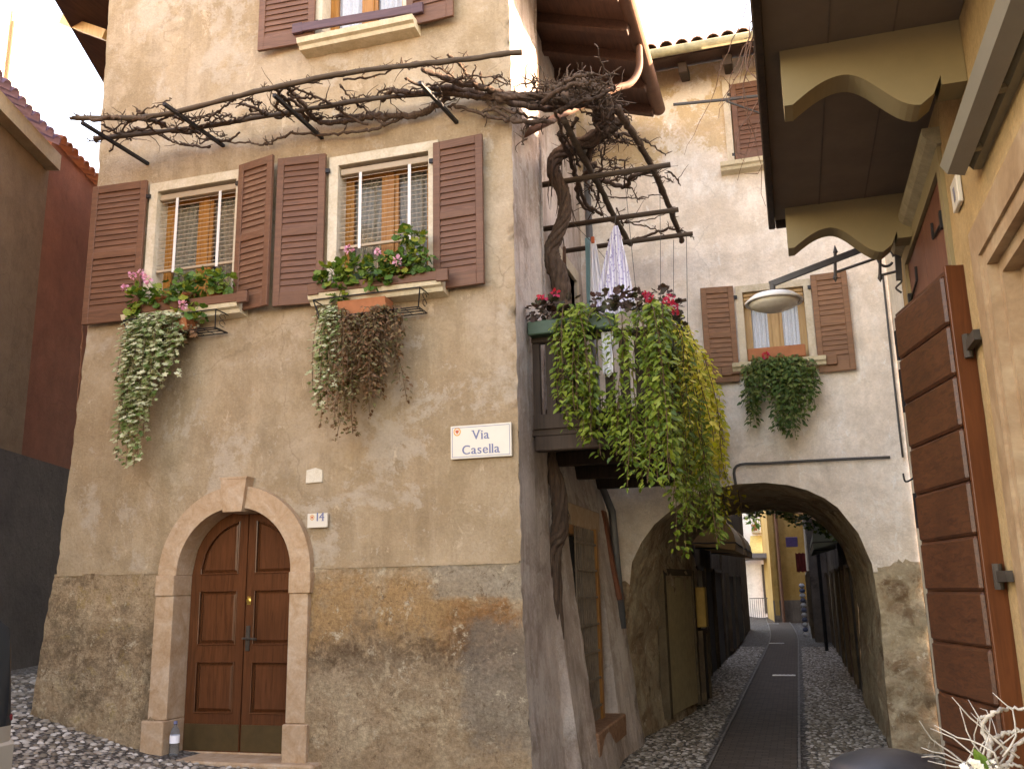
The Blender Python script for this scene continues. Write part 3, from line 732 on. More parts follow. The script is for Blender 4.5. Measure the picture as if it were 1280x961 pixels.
# --- side of the house: near pilaster then recessed battered wall
XS, XRC, YST, YB = XR, -2.62, 9.13, 12.4
def side_x(y, z):
    base = XS if y < YST else XRC
    if y < YST: return base+.12*max(0, (1.9-z)/2.2)**1.3
    return float(np.interp(z, [-.8, .1, 1.2, 2.3, 3.1, 3.6], [-1.98, -2.12, -2.24, -2.36, -2.48, XRC]))+.03*max(0, min(1, (3-z)/2))*math.sin(y*3.1+1.2)
def side_fn(y, z):
    return Vector((side_x(y, z)+.018*nz((3, y, z), 1.6)+.008*nz((8, y, z), 5), y, z))
def on_side(px, py, x): p = PX(px, py, x); return p.y, p.z
mb = MB(); 
def pil_fn(y, z):
    return corner(z) if y < FY+.03 else side_fn(y, z)
panel(mb, rect(FY, YST, -.8, 10.2), [], .08, pil_fn)
zz_ = np.arange(-.8, 10.21, .15); vs = []
for z in zz_: vs += [side_fn(YST-.001, z), side_fn(YST+.001, z)]
mb.add(vs, [(2*i, 2*i+1, 2*i+3, 2*i+2) for i in range(len(zz_)-1)])
# grille window opening and balcony door opening
GW = (9.85, 11.4, .15, 2.3); BD = (11.05, 11.85, 3.1, 5.75); RS = (12.0, 12.25, 1.45, 2.62)
panel(mb, rect(YST, YB, -.8, 10.2), [rect(*GW), rect(*BD)], .09, side_fn, 0, lambda y, z: Vector((-2.46 if z < 3 else XRC-.18, y, z)))
mb.build('side_wall', M['sideplaster'], hA, True)
gwn = MB(); gwn.box((-2.46, GW[0], GW[2]), (-2.44, GW[1], GW[3])); gw = gwn.build('window', M['dark'], hA)
gr = MB(); xg = -2.28
for i in range(10):
    y = GW[0]+.05+i*.105; gr.tube([(xg, y, GW[2]+.02), (xg, y, GW[3]-.02)], .011, 6)
for k in range(7):
    z = GW[2]+.16+k*.3; gr.box((xg-.008, GW[0]+.02, z-.012), (xg+.018, GW[0]+1.08, z+.012))
gr.build('grille', M['grille'], gw)
gf = MB(); gf.box((-2.44, GW[0]+1.09, GW[2]), (-2.26, GW[0]+1.2, GW[3])); gf.box((-2.44, GW[0], GW[3]-.10), (-2.34, GW[0]+1.088, GW[3])); gf.build('frame', M['winframe'], gw)
gs = MB(); gs.box((-2.5, GW[0]-.02, GW[2]-.24), (side_x(10.9, .0)+.035, GW[1]+.02, GW[2]+.005), 0, .015); gs.build('sill', stone('brick_sill', [(.20, .10, .06), (.30, .15, .085), (.36, .22, .14)], 14, .6), gw)
gl = MB(); gl.box((-2.5, GW[0]-.15, GW[3]), (side_x(10.5, GW[3])+.02, GW[1]+.15, GW[3]+.24), 0, .01); gl.build('lintel', M['pinkstone'], gw)
bdn = MB(); bdn.box((XRC-.22, BD[0], BD[2]), (XRC-.2, BD[1], BD[3])); bd = bdn.build('balcony_door', M['dark'], hA)
bt = MB(); holed(bt, rect(BD[0]-.13, BD[1]+.13, BD[2], BD[3]+.16), [rect(BD[0], BD[1], BD[2]+.001, BD[3])], lambda u, v, d: Vector((XRC-d, u, v)), -.045, .15); bt.build('surround', M['stonetrim'], bd)
shutter(hA, (XRC+.06, BD[0]-.02, BD[2]+.05), (.25, -1), .62, BD[3]-BD[2]-.08, M['shutter'], nrm=Vector((1, .25, 0)).normalized())
rs = MB(); xq = side_x(12.1, 1.6)
rs.obox(Vector(((side_x(12.1, RS[2])+side_x(12.1, RS[3]))/2+.02, (RS[0]+RS[1])/2, (RS[2]+RS[3])/2)), Vector((0, 1, 0)), Vector((1, 0, .17)).normalized(), Vector((-.17, 0, 1)).normalized(), .125, .03, (RS[3]-RS[2])/2, 0, .01); rs.build('shutter', wood('rust_shutter', (.24, .075, .035), (.15, .045, .02), .5), hA)

# --- roof of the corner house
RX, RZ0 = -1.42, 8.08          # eave line
rf = MB()
slope = (8.42-RZ0)/(-RX+XRC+.0) if False else .33
def rz(x): return RZ0+.10+(RX-x)*slope if x > -4.9 else RZ0+.10+(RX+4.9)*slope-(-4.9-x)*slope
roofo = MB()
Y0, Y1 = 7.9, 11.9
for dz0, mi in ((0.0, 0),):
    a = [(RX, Y0, rz(RX)), (RX, Y1, rz(RX)), (-4.9, Y1, rz(-4.9)), (-4.9, Y0, rz(-4.9))]
    roofo.add(a+[(p[0], p[1], p[2]+.09) for p in a], [(0, 1, 2, 3), (4, 7, 6, 5), (0, 4, 5, 1), (1, 5, 6, 2), (0, 3, 7, 4)])
# left slope follows the lane's direction
zl = 8.75; q0 = PZ(68, 0, zl); q1 = PZ(128, 102, zl); dq = (q1-q0)/(q1.y-q0.y)
L0 = (q0.x+dq.x*(7.93-q0.y), 7.93); L1 = (q0.x+dq.x*(18.5-q0.y), 18.5); R0, R1 = (-4.9, 7.93), (-4.9, 18.5)
a = [(L0[0], L0[1], zl), (L1[0], L1[1], zl), (R1[0], R1[1], rz(-4.9)), (R0[0], R0[1], rz(-4.9))]
roofo.add(a+[(p[0], p[1], p[2]+.09) for p in a], [(0, 1, 2, 3), (4, 7, 6, 5), (0, 4, 5, 1), (1, 5, 6, 2), (0, 3, 7, 4)])
roof = roofo.build('roof', M['roofwood'], hA)
for i in range(7):
    y = 7.75+i*.68; r_ = MB(); r_.beam((RX+.04, y, rz(RX)-.075), (-2.7, y, rz(-2.7)-.075), .06, .07, 0, Vector((0, 0, 1)), .008); r_.build('rafter', M['roofwood'], roof)
br = MB(); br.beam(PY(134, 45, 8.35), PY(80, 26, 8.55), .05, .06); br.build('brace', M['palewood'], roof)
def half_gutter(a, b, r, mat, parent, name='gutter'):
    a = Vector(a); b = Vector(b); d = (b-a).normalized(); s = d.cross(Vector((0, 0, 1))).normalized(); mb = MB(); n = 10; vs = []
    for p in (a, b):
        for rr in (r, r-.008):
            for k in range(n+1):
                t = math.pi+math.pi*k/n; vs.append(p+s*(math.cos(t)*rr)+Vector((0, 0, math.sin(t)*rr)))
    m_ = n+1
    fs = [(k, k+1, 2*m_+k+1, 2*m_+k) for k in range(n)]+[(m_+k, 3*m_+k, 3*m_+k+1, m_+k+1) for k in range(n)]
    fs += [tuple(range(m_)), tuple(2*m_+k for k in range(m_))]
    mb.add(vs, fs); return mb.build(name, mat, parent, True)
half_gutter((RX+.09, 7.3, RZ0+.16), (RX+.09, 11.95, RZ0+.1), .095, M['copper'], roof)
# downpipe from the eave to the corner, and the straight one in the far corner
def smooth_path(pts, n=8):
    pts = [Vector(p) for p in pts]; out = []
    for i in range(len(pts)-1):
        p0 = pts[max(i-1, 0)]; p1 = pts[i]; p2 = pts[i+1]; p3 = pts[min(i+2, len(pts)-1)]
        for k in range(n):
            t = k/n; out.append(.5*((2*p1)+(p2-p0)*t+(2*p0-5*p1+4*p2-p3)*t*t+(3*p1-p0-3*p2+p3)*t*t*t))
    return out+[pts[-1]]
dp = MB(); dp.tube(smooth_path([(RX+.09, 10.2, 8.1), (RX+.09, 10.1, 7.75), (-1.42, 9.9, 7.45), (-1.62, 9.6, 7.22), (-2.33, 8.4, 6.2)]), .042, 10)
dp.build('downpipe', M['copper'], hA, True)
dp = MB(); dp.tube([(-2.45, 12.2, 8.0), (-2.43, 12.2, 3.0), (-2.28, 12.15, 2.6), (-2.2, 12.1, 1.1)], .05, 10); dp.build('downpipe', M['zinc'], hA, True)

# --- timber balcony
BX0, BX1, BY0, BY1 = XRC+.02, -1.22, 8.45, 12.25; BZ = 3.05; BT = 4.02
bal = MB(); bal.box((BX0, BY0, BZ), (BX1, BY1, BZ+.06)); balo = bal.build('balcony', M['darkwood'], hA)
x_w = XR+.03
for y in (BY0+.06, 9.62, 10.9, 12.1):
    j = MB(); j.box((x_w if y < 9 else BX0, y-.06, BZ-.15), (BX1+.03, y+.06, BZ-.002), 0, .01); j.build('joist', M['darkwood'], balo)
rl = MB()
rl.box((x_w, BY0-.03, BZ+.06), (BX1+.04, BY0+.03, BZ+.20)); rl.box((x_w, BY0-.04, BT-.06), (BX1+.05, BY0+.05, BT), 0, .01)
rl.box((BX1-.04, BY0+.055, BT-.058), (BX1+.045, BY1, BT-.002), 0, .01); rl.box((BX1-.02, BY0+.035, BZ+.062), (BX1+.035, BY1, BZ+.2))
for p in ((x_w+.05, BY0), (BX1, BY0), (BX1, 10.3), (BX1, BY1-.06)): rl.box((p[0]-.045, p[1]-.025, BZ+.06), (p[0]+.025, p[1]+.045, BT-.062))
rl.build('railing', M['darkwood'], balo)
for i in range(7):
    x = x_w+.18+i*.145
    if i == 3: continue
    b_ = MB(); b_.box((x-.045, BY0-.012, BZ+.2), (x+.045, BY0+.012, BT-.06)); b_.build('baluster', M['darkwood'], balo)
for i in range(14):
    y = BY0+.25+i*.25; b_ = MB(); b_.box((BX1-.012, y-.05, BZ+.2), (BX1+.012, y+.05, BT-.06)); b_.build('baluster', M['darkwood'], balo)

# ================================================================== ARCH HOUSE
AY = 12.4
def aw(px, py): p = PY(px, py, AY); return p.x, p.z
hB = thing('arch_house', 'pale plastered house spanning the alley over a dark rubble arch', 'house', (-.5, 14, -.4))
archpx = [(1047, 634), (1030, 622), (1008, 612), (985, 606), (955, 603), (920, 605), (890, 611), (862, 622), (838, 638), (818, 655), (802, 677), (790, 702)]
hole = [(aw(1117, 945)[0], -.7), (aw(1106, 850)[0], aw(1106, 850)[1]), (aw(1101, 770)[0], aw(1101, 770)[1]), (aw(1090, 705)[0], aw(1090, 705)[1]), (aw(1073, 666)[0], aw(1073, 666)[1])]+[aw(*q) for q in archpx]
hole += [(-2.24, .9), (-2.2, 0), (-2.12, -.7)]
V1 = (aw(930, 400)[0], aw(1008, 400)[0], aw(970, 452)[1], aw(965, 362)[1])
V2 = (aw(914, 150)[0], aw(914, 150)[0]+.95, aw(930, 208)[1]+.03, aw(930, 104)[1])
AE = PY(870, 56, AY-.74).z-.05-.1
def arch_fn(u, v):
    rub = sst(1.9, 1.2, v)*sst(.5, .8, u) if False else 0
    e = 1.0*sst(2.0, 1.2, v)
    return Vector((u, AY+.015*nz((u, 2, v), 1.4)+.006*nz((u, 6, v), 5)+e*(.07*nz((u, 1, v), 2.6)+.05*nz((u, 8, v), 6)+.02*nz((u, 8, v), 13)), v))
mb = MB()
def arch_hole_fn(u, v): return Vector((u+.05*nz((u, 1, v), 3), AY+4.6, v-(.12 if v > 1.5 else 0)))
o_up = [(-2.75, 1.62), (hole[-4][0]-.5, 1.62)]
XRB = 1.45
outer = [(-2.75, -.8), (hole[-1][0]-.001, -.8), (hole[0][0]+.001, -.8), (XRB, -.8), (XRB, AE+.25), (-2.75, AE+.25)]
hole2 = [(hole[0][0], -.795)]+hole[1:-1]+[(hole[-1][0], -.795)]
panel(mb, [(-2.75, -.8), (XRB, -.8), (XRB, AE+.28), (-2.75, AE+.28)], [hole2, rect(*V1), rect(*V2)], .05, arch_fn)
for Wd in (V1, V2):
    h = dense(rect(*Wd), .1); n = len(h); mb.add([arch_fn(*q) for q in h]+[arch_fn(*q)+Vector((0, .24, 0)) for q in h], [(i, (i+1) % n, n+(i+1) % n, n+i) for i in range(n)])
me_mats = [M['arch'], M['rubble']]
# right pier below the springing is bare rubble
for i, f in enumerate(mb.f):
    c = sum((Vector(mb.v[k]) for k in f), Vector())/len(f)
    lim = 1.86+.25*nz((c.x, 3, 0), 2.2)+.06*nz((c.x, 7, c.z), 5)+.3*(c.x-1.1)
    if (c.x > 0 and c.z < lim) or (c.x < -1.9 and c.z < 1.7+.2*nz((c.x, 1, c.z), 4)): mb.mi[i] = 1
mb.build('wall', me_mats, hB, True)
# vault
vt = MB(); h = dense(hole2[0:1]+hole2[1:], .12); n = len(h); yst = np.arange(0, 4.61, .12)
def vfn(q, d): 
    e = min(1, d*4)
    p = arch_fn(*q); sp_ = .14*min(d, 3.0)*sst(-1.2, -1.9, q[0])*sst(2.6, 1.8, q[1]); return Vector((p.x+sp_+e*.06*nz((q[0], d+9, q[1]), 2.3)+e*.03*nz((q[0], d, q[1]), 6), p.y+d, p.z+e*(.05*nz((q[0], d+4, q[1]), 2.2)+.025*nz((q[0], d, q[1]), 7))))
vs = [vfn(q, d) for d in yst for q in h]
vt.add(vs, [(j*n+i, j*n+i+1, (j+1)*n+i+1, (j+1)*n+i) for j in range(len(yst)-1) for i in range(n-1)])
vt.build('vault', M['rubble'], hB, True)
bkp = MB(); panel(bkp, [(-3.2, -.8), (2.4, -.8), (2.4, AE+.25), (-3.2, AE+.25)], [hole2], .5, lambda u, v: Vector((u, AY+4.6, v))); bkp.box((2.4, AY, -.8), (2.45, AY+4.6, AE+.25)); bkp.box((-6, AY+.1, 4), (-2.8, AY+4.6, AE+.25)); bkp.build('rear_wall', M['arch'], hB)
wv1 = window(hB, V1, AY, .09, None, 'curtainw', 'palewood', .14, True, True, True, 'stonetrim')
bl = MB()
for i in range(3): bl.box((V1[0]+.01, AY+.02+.004*i, V1[3]-.06-.055*i), (V1[1]-.01, AY+.06, V1[3]-.012-.055*i), 0, .006)
bl.build('rolled_blind', M['palewood'], wv1)
wv2 = window(hB, V2, AY, .09, None, None, 'palewood', .14)
def ashut(px_h, px_f, pt, pb, ang, mat):
    xh = aw(px_h, (pt+pb)/2)[0]; xf = aw(px_f, (pt+pb)/2)[0]; zt = aw((px_h+px_f)/2, pt)[1]; zb = aw((px_h+px_f)/2, pb)[1]; s = 1 if xf > xh else -1
    return shutter(hB, (xh, AY-.06, zb), (s*math.cos(ang), -math.sin(ang)), abs(xf-xh)/math.cos(ang), zt-zb, mat)
ashut(921, 880, 361, 480, .12, M['shutter_w']); ashut(1018, 1064, 343, 466, .06, M['shutter_w'])
shutter(hB, (V2[0]+.02, AY-.02, V2[2]+.01), (1, 0), (V2[1]-V2[0])/2-.02, V2[3]-V2[2]-.02, M['shutter'], slats=12)
shutter(hB, (V2[1]-.02, AY-.02, V2[2]+.01), (-1, 0), (V2[1]-V2[0])/2-.02, V2[3]-V2[2]-.02, M['shutter'], slats=12)
a = PY(908, 464, AY-.12); b = PY(1040, 450, AY-.12); plank(a, b, None, .05).build('plank', M['shutter_w'], wv1)
# roof with tiles, rafters and gutter
rb = MB(); ez = PY(870, 56, AY-.74).z-.05
a = [(-3.2, AY-.62, ez), (4, AY-.62, ez), (4, AY+3, ez+1.1), (-3.2, AY+3, ez+1.1)]
rb.add(a+[(p[0], p[1], p[2]+.06) for p in a], [(0, 1, 2, 3), (4, 7, 6, 5), (0, 4, 5, 1), (1, 5, 6, 2), (0, 3, 7, 4)])
rbo = rb.build('roof', M['roofwood'], hB)
def tiles(p0, along, up, n, rows, w, r, mat, parent, name='tiles', ln=.42):
    mb = MB(); along = Vector(along).normalized(); up = Vector(up).normalized(); nr = along.cross(up).normalized()
    if nr.z < 0: nr = -nr
    for i in range(n):
        for k in range(rows):
            c = Vector(p0)+along*(w*(i+random.uniform(-.06, .06)))+up*(ln*.85*k)+nr*(.02*random.random()); vs = []; m_ = 7
            for q, rr in ((0, r), (ln, r*.8)):
                for s_ in (1, .86):
                    for j in range(m_):
                        t = math.pi*j/(m_-1); vs.append(c+up*q+along*(math.cos(t)*rr*s_)+nr*(math.sin(t)*rr*s_))
            fs = [(j, j+1, 2*m_+j+1, 2*m_+j) for j in range(m_-1)]+[(m_+j, m_+j+1, 3*m_+j+1, 3*m_+j) for j in range(m_-1)]+[(j, m_+j, m_+j+1, j+1) for j in range(m_-1)]
            mb.add(vs, fs)
    return mb.build(name, mat, parent, True)
tiles((-2.4, AY-.72, ez+.08), (1, 0, 0), (0, 1, .3), 22, 5, .21, .10, M['tile'], rbo)
for i in range(9):
    x = -2.2+i*.62; r_ = MB(); r_.beam((x, AY-.5, ez-.11), (x, AY+.3, ez+.1), .06, .075, 0, Vector((0, 0, 1)), .01); r_.build('rafter', M['darkwood'], rbo)
half_gutter((-1.75, AY-.74, ez+.05), (4, AY-.74, ez+.05), .085, M['paintgutter'], rbo)
# conduit over the arch, cable at the right edge
cd = MB(); y_ = AY-.05
q = [aw(920, 606), aw(921, 583), aw(960, 579.5), aw(1040, 575), aw(1112, 572)]
cd.tube(smooth_path([(u, y_, v) for u, v in q], 5), .018, 8); cd.build('conduit', M['greyiron'], hB, True)
cd = MB(); q = [aw(1103, 345), aw(1112, 430), aw(1124, 540), aw(1128, 572)]; cd.tube([(min(u, XRB-.03), y_, v) for u, v in q], .014, 6); cd.build('cable', M['greyiron'], hB, True)

# ================================================================== RIGHT HOUSE
RXW = .95
hC = thing('yellow_house', 'ochre yellow house with cream corbelled balcony and pink marble doorway', 'house', (2.2, 3, 0))
def rw(px, py, x=RXW): p = PX(px, py, x); return p.y, p.z
RYE = rw(1124, 330)[0]
# doorway and window measured on the wall
dz = rw(1217, 283)[1]-.06; dy1 = rw(1238, 330)[0]; 
DO = (2.6, dy1, -.2, rw(1238, 330)[1])
WN0, WN1 = rw(1189, 320)[0]+.0, rw(1128, 300)[0]-.12
wzt = rw(1170, 228)[1]
WO = (WN0, WN1, 1.35, wzt)
mb = MB()
ycr = lambda y, z: Vector((RXW+.006*nz((4, y, z), 1.5)+.003*nz((5, y, z), 7), y, z))
panel(mb, rect(1.0, RYE, -.8, 6.3), [rect(DO[0], DO[1]+.03, -.6, DO[3]+.03), rect(*WO)], .08, ycr, 0, Vector((.3, 0, 0)))
mb.add([(RXW, RYE, -.8), (RXW, RYE, 6.3), (6, RYE, 6.3), (6, RYE, -.8)], [(0, 1, 2, 3)]); mb.add([(RXW, 1, -.8), (RXW, 1, 6.3), (6, 1, 6.3), (6, 1, -.8)], [(0, 1, 2, 3)])
mb.build('wall', M['yellow'], hC, True)
rfc = MB(); rfc.box((RXW-.25, .9, 6.3), (6, RYE+.1, 6.45)); rfc.build('roof', M['oldtile'], hC)
# marble doorway
dm = MB(); fnR = lambda u, v, d: Vector((RXW+d, u, v)); k = dy1
kz = rw(1217, 283)[1]-DO[3]
ko = rw(1217, 283)[0]-DO[1]
def dfr(o, i, d0, d1):
    dm.prism([(DO[1]+i, -.6), (DO[1]+o, -.6), (DO[1]+o, DO[3]+o*1.0), (DO[1]+i, DO[3]+i*1.0)], fnR, d0, d1)
    dm.prism([(DO[0]-.4, DO[3]+i), (DO[1]+i, DO[3]+i), (DO[1]+o, DO[3]+o), (DO[0]-.4, DO[3]+o)], fnR, d0, d1)
dfr(max(.2, ko), .07, -.03, .1); dfr(.07, .0, -.015, .1); dfr(0, -.06, .03, .3); dfr(-.06, -.34, .10, .3)
dmo = dm.build('doorway', M['marble'], hC)
dk = MB(); dk.box((RXW+.28, DO[0]-.4, -.5), (RXW+.3, DO[1], DO[3])); dk.build('inner_door', M['darkwood'], dmo)
# shuttered window
wf = MB(); t_ = .10
holed(wf, rect(WO[0]-t_, WO[1]+t_, WO[2]-t_, WO[3]+t_), [rect(WO[0], WO[1], WO[2], WO[3])], fnR, -.02, .2)
wfo = wf.build('window', M['corbel'], hC)
wc = MB(); wc.prism([(-.02, WO[3]+t_), (-.07, WO[3]+t_+.03), (-.09, WO[3]+t_+.06), (-.09, WO[3]+t_+.10), (.02, WO[3]+t_+.10), (.02, WO[3]+t_)], lambda u, v, d: Vector((RXW+u, d, v)), WO[0]-t_-.04, WO[1]+t_+.04); wc.build('cornice', stone('grey_cornice', [(.25, .21, .13), (.32, .27, .18), (.38, .33, .22)], 5), wfo)
for a, b in ((WO[0]+.01, (WO[0]+WO[1])/2-.004), ((WO[0]+WO[1])/2+.004, WO[1]-.01)):
    sh_ = MB(); sh_.box((RXW+.0, a, WO[2]+.01), (RXW+.04, b, WO[3]-.01), 0, .006)
    s_o = sh_.build('shutter', wood('plain_shutter', (.17, .065, .04), (.11, .04, .025), .5), wfo)
    for z in (WO[3]-.28, 2.1):
        hg = MB(); yy = a+.02 if a < (WO[0]+WO[1])/2-.1 else b-.02
        hg.box((RXW-.03, yy-.02, z-.05), (RXW+.005, yy+.02, z+.05)); hg.tube([(RXW-.012, yy, z), (RXW-.012, (a+b)/2, z+.03), (RXW-.012, (a+b)/2-.02, z+.12)], .008, 6)
        hg.build('hinge', M['iron'], s_o)
# big open plank door leaf folded back along the wall
nx = rw(1192, 340, .90); Np = Vector((.90, nx[0], 0)); ld = Vector((-.215, .977, 0)).normalized()
far = PP(1124, 402, Np, ld); lw_ = (Vector((far.x, far.y, 0))-Np).length
zt_n = PP(1192, 340, Np, ld).z
ln_ = Vector((-ld.y, ld.x, 0)); ln_ = ln_ if ln_.x < 0 else -ln_
lf = MB(); hgt = zt_n+.05; npk = 12; ph = hgt/npk
lf.obox(Np+ld*(lw_/2)+Vector((0, 0, hgt/2-.02)), ld, ln_, Vector((0, 0, 1)), lw_/2, .018, hgt/2)
for i in range(npk):
    z0 = -.05+i*ph
    # raised fielded board: bevelled edges
    c = Np+ld*(lw_/2-.01)+ln_*.03+Vector((0, 0, z0+ph/2)); lf.obox(c, ld, ln_, Vector((0, 0, 1)), lw_/2-.05, .022, ph/2-.003, 0, .014)
lfo = lf.build('door_leaf', M['leafdoor'], hC)
le = MB(); le.obox(Np-ld*.012+Vector((0, 0, hgt/2-.03)), ld, ln_, Vector((0, 0, 1)), .012, .05, hgt/2+.01, 0, .003); le.build('edge_strip', M['leafedge'], lfo)
hz1 = rw(1235, 412)[1]; hz2 = rw(1262, 720)[1]
for z in (hz1, hz2, .35):
    hg = MB(); hg.tube([Np-ld*.05+Vector((.0, 0, z-.06)), Np-ld*.05+Vector((.0, 0, z+.06))], .022, 10)
    hg.box((.9, Np.y-.28, z-.025), (RXW-.02, Np.y-.05, z+.025)); hg.build('hinge', M['rust'], lfo)
e0 = Np+ld*(lw_+.012)
for z0, z1 in ((hgt-.30, hgt-.12), (hgt-.62, hgt-.36), (hgt-1.3, hgt-1.1)):
    et = MB(); et.obox(e0+Vector((0, 0, (z0+z1)/2)), ld, ln_, Vector((0, 0, 1)), .012, .03, (z1-z0)/2); et.build('latch', M['iron'], lfo)
et = MB(); et.tube(smooth_path([e0+Vector((0, 0, hgt-1.0)), e0+Vector((-.06, 0, hgt-1.03)), e0+Vector((-.07, 0, hgt-.98))], 5), .006, 6); et.build('catch', M['iron'], lfo)
# balcony over the street
SZ = PX(1140, 230, RXW).z
BEx = .06; yend = PZ(975, 275, SZ).y
sb = MB(); sb.box((BEx, 1.2, SZ), (RXW, yend, SZ+.16)); sbo = sb.build('balcony', M['concrete'], hC)
tr = MB(); tr.box((BEx-.05, 1.2, SZ-.05), (BEx-.002, yend+.05, SZ+.2), 0, .008); tr.box((BEx, yend+.002, SZ-.05), (RXW-.01, yend+.05, SZ+.2), 0, .008); tr.build('edge_board', M['darkwood'], sbo)
sm = MB()
for x in (.36, .66): sm.box((x-.004, 1.2, SZ-.004), (x+.004, yend, SZ-.001))
sm.build('board_seam', plain('seam', (.12, .09, .07), .9), sbo)
rr_ = MB()
for i in range(30): rr_.box((BEx+.02, yend-.05-i*.12, SZ+.16), (BEx+.035, yend-.035-i*.12, SZ+1.05))
rr_.box((BEx+.01, 1.2, SZ+1.05), (BEx+.045, yend, SZ+1.08)); rr_.build('railing', M['iron'], sbo)
def corbel(yc, hw):
    D_ = RXW-.13; prof = [(RXW, 0), (.13, 0), (.13, -.30)]
    # scrolled underside from the tip back to the wall
    for t in np.linspace(0, 1, 22):
        x = .17+(.74-.17)*t
        z = -.30+.115*math.sin(min(1, t/.42)*math.pi*.5)*(1 if t < .42 else 1)-(0 if t < .42 else .22*math.sin((t-.42)/.58*math.pi/2)**2)
        prof.append((x, z))
    prof += [(.80, -.36), (.84, -.27), (.84, -.32), (RXW, -.32)]
    mb = MB(); n = len(prof); f = lambda u, v, d: Vector((u, d, SZ-.002+v))
    V0 = [f(u, v, yc-hw) for u, v in prof]; V1_ = [f(u, v, yc+hw) for u, v in prof]
    holed(mb, prof, [], lambda u, v, d: f(u, v, d), yc-hw, yc+hw); holed(mb, prof, [], lambda u, v, d: f(u, v, d), yc+hw, yc+hw-.001)
    return mb.build('corbel', M['corbel'], sbo)
yc2 = PZ(1000, 262, SZ).y; yc1 = PZ(1000, 60, SZ).y
corbel(yend-.13, .085); corbel(yc1+.08, .085)

# setback cream wall beyond
hD = thing('cream_house', 'narrow strip of bright cream wall between plank door and arch house', 'house', (3, 9.5, 0))
mb = MB(); panel(mb, rect(RYE-.3, 12.38, -.8, 8.3), [], .15, lambda y, z: Vector((1.452+.008*nz((1, y, z), 2), y, z))); mb.build('wall', M['cream'], hD, True)
mb = MB(); mb.box((1.3, RYE-.3, 8.3), (6, 12.38, 8.42)); mb.build('roof', M['oldtile'], hD)

# ================================================================== LEFT LANE HOUSES
LD = Vector((-.335, .942, 0)).normalized(); LP = Vector((-9.95, 9.81, 0))
def lw(px, py): return PP(px, py, LP, LD)
def lane_wall(name, label, s0, s1, z0, z1, mat, split=None, plm=None):
    h = thing(name, label, 'house', tuple(LP+LD*((s0+s1)/2)))
    n = Vector((-LD.y, LD.x, 0))
    f = lambda s, z: LP+LD*s+Vector((0, 0, z))
    mb = MB(); panel(mb, rect(s0, s1, split or z0, z1), [], .5, f); 
    b0, b1 = LP+LD*s0+n*6, LP+LD*s1+n*6
    mb.add([f(s1, z0), f(s1, z1), b1+Vector((0, 0, z1)), b1+Vector((0, 0, z0))], [(0, 1, 2, 3)]); mb.add([f(s0, z0), f(s0, z1), b0+Vector((0, 0, z1)), b0+Vector((0, 0, z0))], [(0, 1, 2, 3)])
    mb.build('wall', mat, h)
    if split:
        mb = MB(); panel(mb, rect(s0, s1, z0, split), [], .3, lambda s, z: f(s, z)-n*.03); mb.build('plinth', plm, h)
    return h
sof = lambda px, py: (lw(px, py)-LP).dot(LD)
s_split = sof(53, 300); zb1 = lw(20, 152).z; zpl = lw(50, 576).z; zr = lw(70, 178).z
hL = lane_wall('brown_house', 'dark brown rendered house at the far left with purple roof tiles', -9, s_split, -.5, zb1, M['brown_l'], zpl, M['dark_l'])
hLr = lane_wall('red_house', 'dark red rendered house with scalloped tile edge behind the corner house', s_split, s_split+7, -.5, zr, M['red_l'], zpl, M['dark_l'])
nL = Vector((-LD.y, LD.x, 0))
cn = MB(); cn.obox(LP+LD*((s_split-9)/2-.0)-nL*.08+Vector((0, 0, zb1-.12)), LD, nL, Vector((0, 0, 1)), (s_split+9)/2-.05, .10, .12); cn.build('cornice', stone('tan_cornice', [(.3, .22, .14), (.36, .27, .17), (.4, .3, .2)], 3), hL)
tiles(LP+LD*-8.8-nL*.25+Vector((0, 0, zb1+.03)), LD, nL+Vector((0, 0, .45)), int((s_split+8.6)/.21), 5, .21, .10, M['tile_p'], hL, 'roof')
tiles(LP+LD*(s_split+.15)-nL*.1+Vector((0, 0, zr+.0)), LD, nL+Vector((0, 0, .3)), 28, 4, .21, .10, M['red_l'], hLr, 'roof')
# tall pale house above, set back
P2 = LP+nL*3.2
hE = thing('pale_tower_house', 'sunlit cream house rising above the purple roof at the far left', 'house', tuple(P2+LD*-3))
e1 = (PP(50, 100, P2, LD)-P2).dot(LD)
mb = MB(); f = lambda s, z: P2+LD*s+Vector((0, 0, z)); ht = PP(0, -25, P2, LD).z; mb.add([f(-3.5, 0), f(e1, 0), f(e1, ht), f(-3.5, ht)], [(0, 1, 2, 3)]); q = P2+LD*e1+nL*6; mb.add([f(e1, 0), f(e1, ht), q+Vector((0, 0, ht)), q], [(0, 1, 2, 3)]); mb.build('wall', M['cream'], hE)
a = PP(4, 70, P2, LD); sx = (a-P2).dot(LD)
mb = MB(); za = PP(5, 100, P2, LD).z; zt = PP(10, 10, P2, LD).z
mb.obox(P2+LD*(sx+.55)-nL*.06+Vector((0, 0, (za+zt)/2)), LD, nL, Vector((0, 0, 1)), .45, .03, (zt-za)/2+.1, 0, .01); sh_ = mb.build('shutter', plain('cream_shutter', (.62, .54, .38), .6), hE)
for k in (.25, .8): mb = MB(); mb.obox(P2+LD*(sx+.35)-nL*.1+Vector((0, 0, za+(zt-za)*k)), LD, nL, Vector((0, 0, 1)), .28, .008, .03); mb.build('hinge', plain('grey_hinge', (.3, .3, .32), .5, .4), sh_)
mb = MB(); mb.tube([P2+LD*sx-nL*.12+Vector((0, 0, za-.4)), P2+LD*sx-nL*.12+Vector((0, 0, zt-.3))], .03, 8); mb.build('rod', M['copper'], sh_)

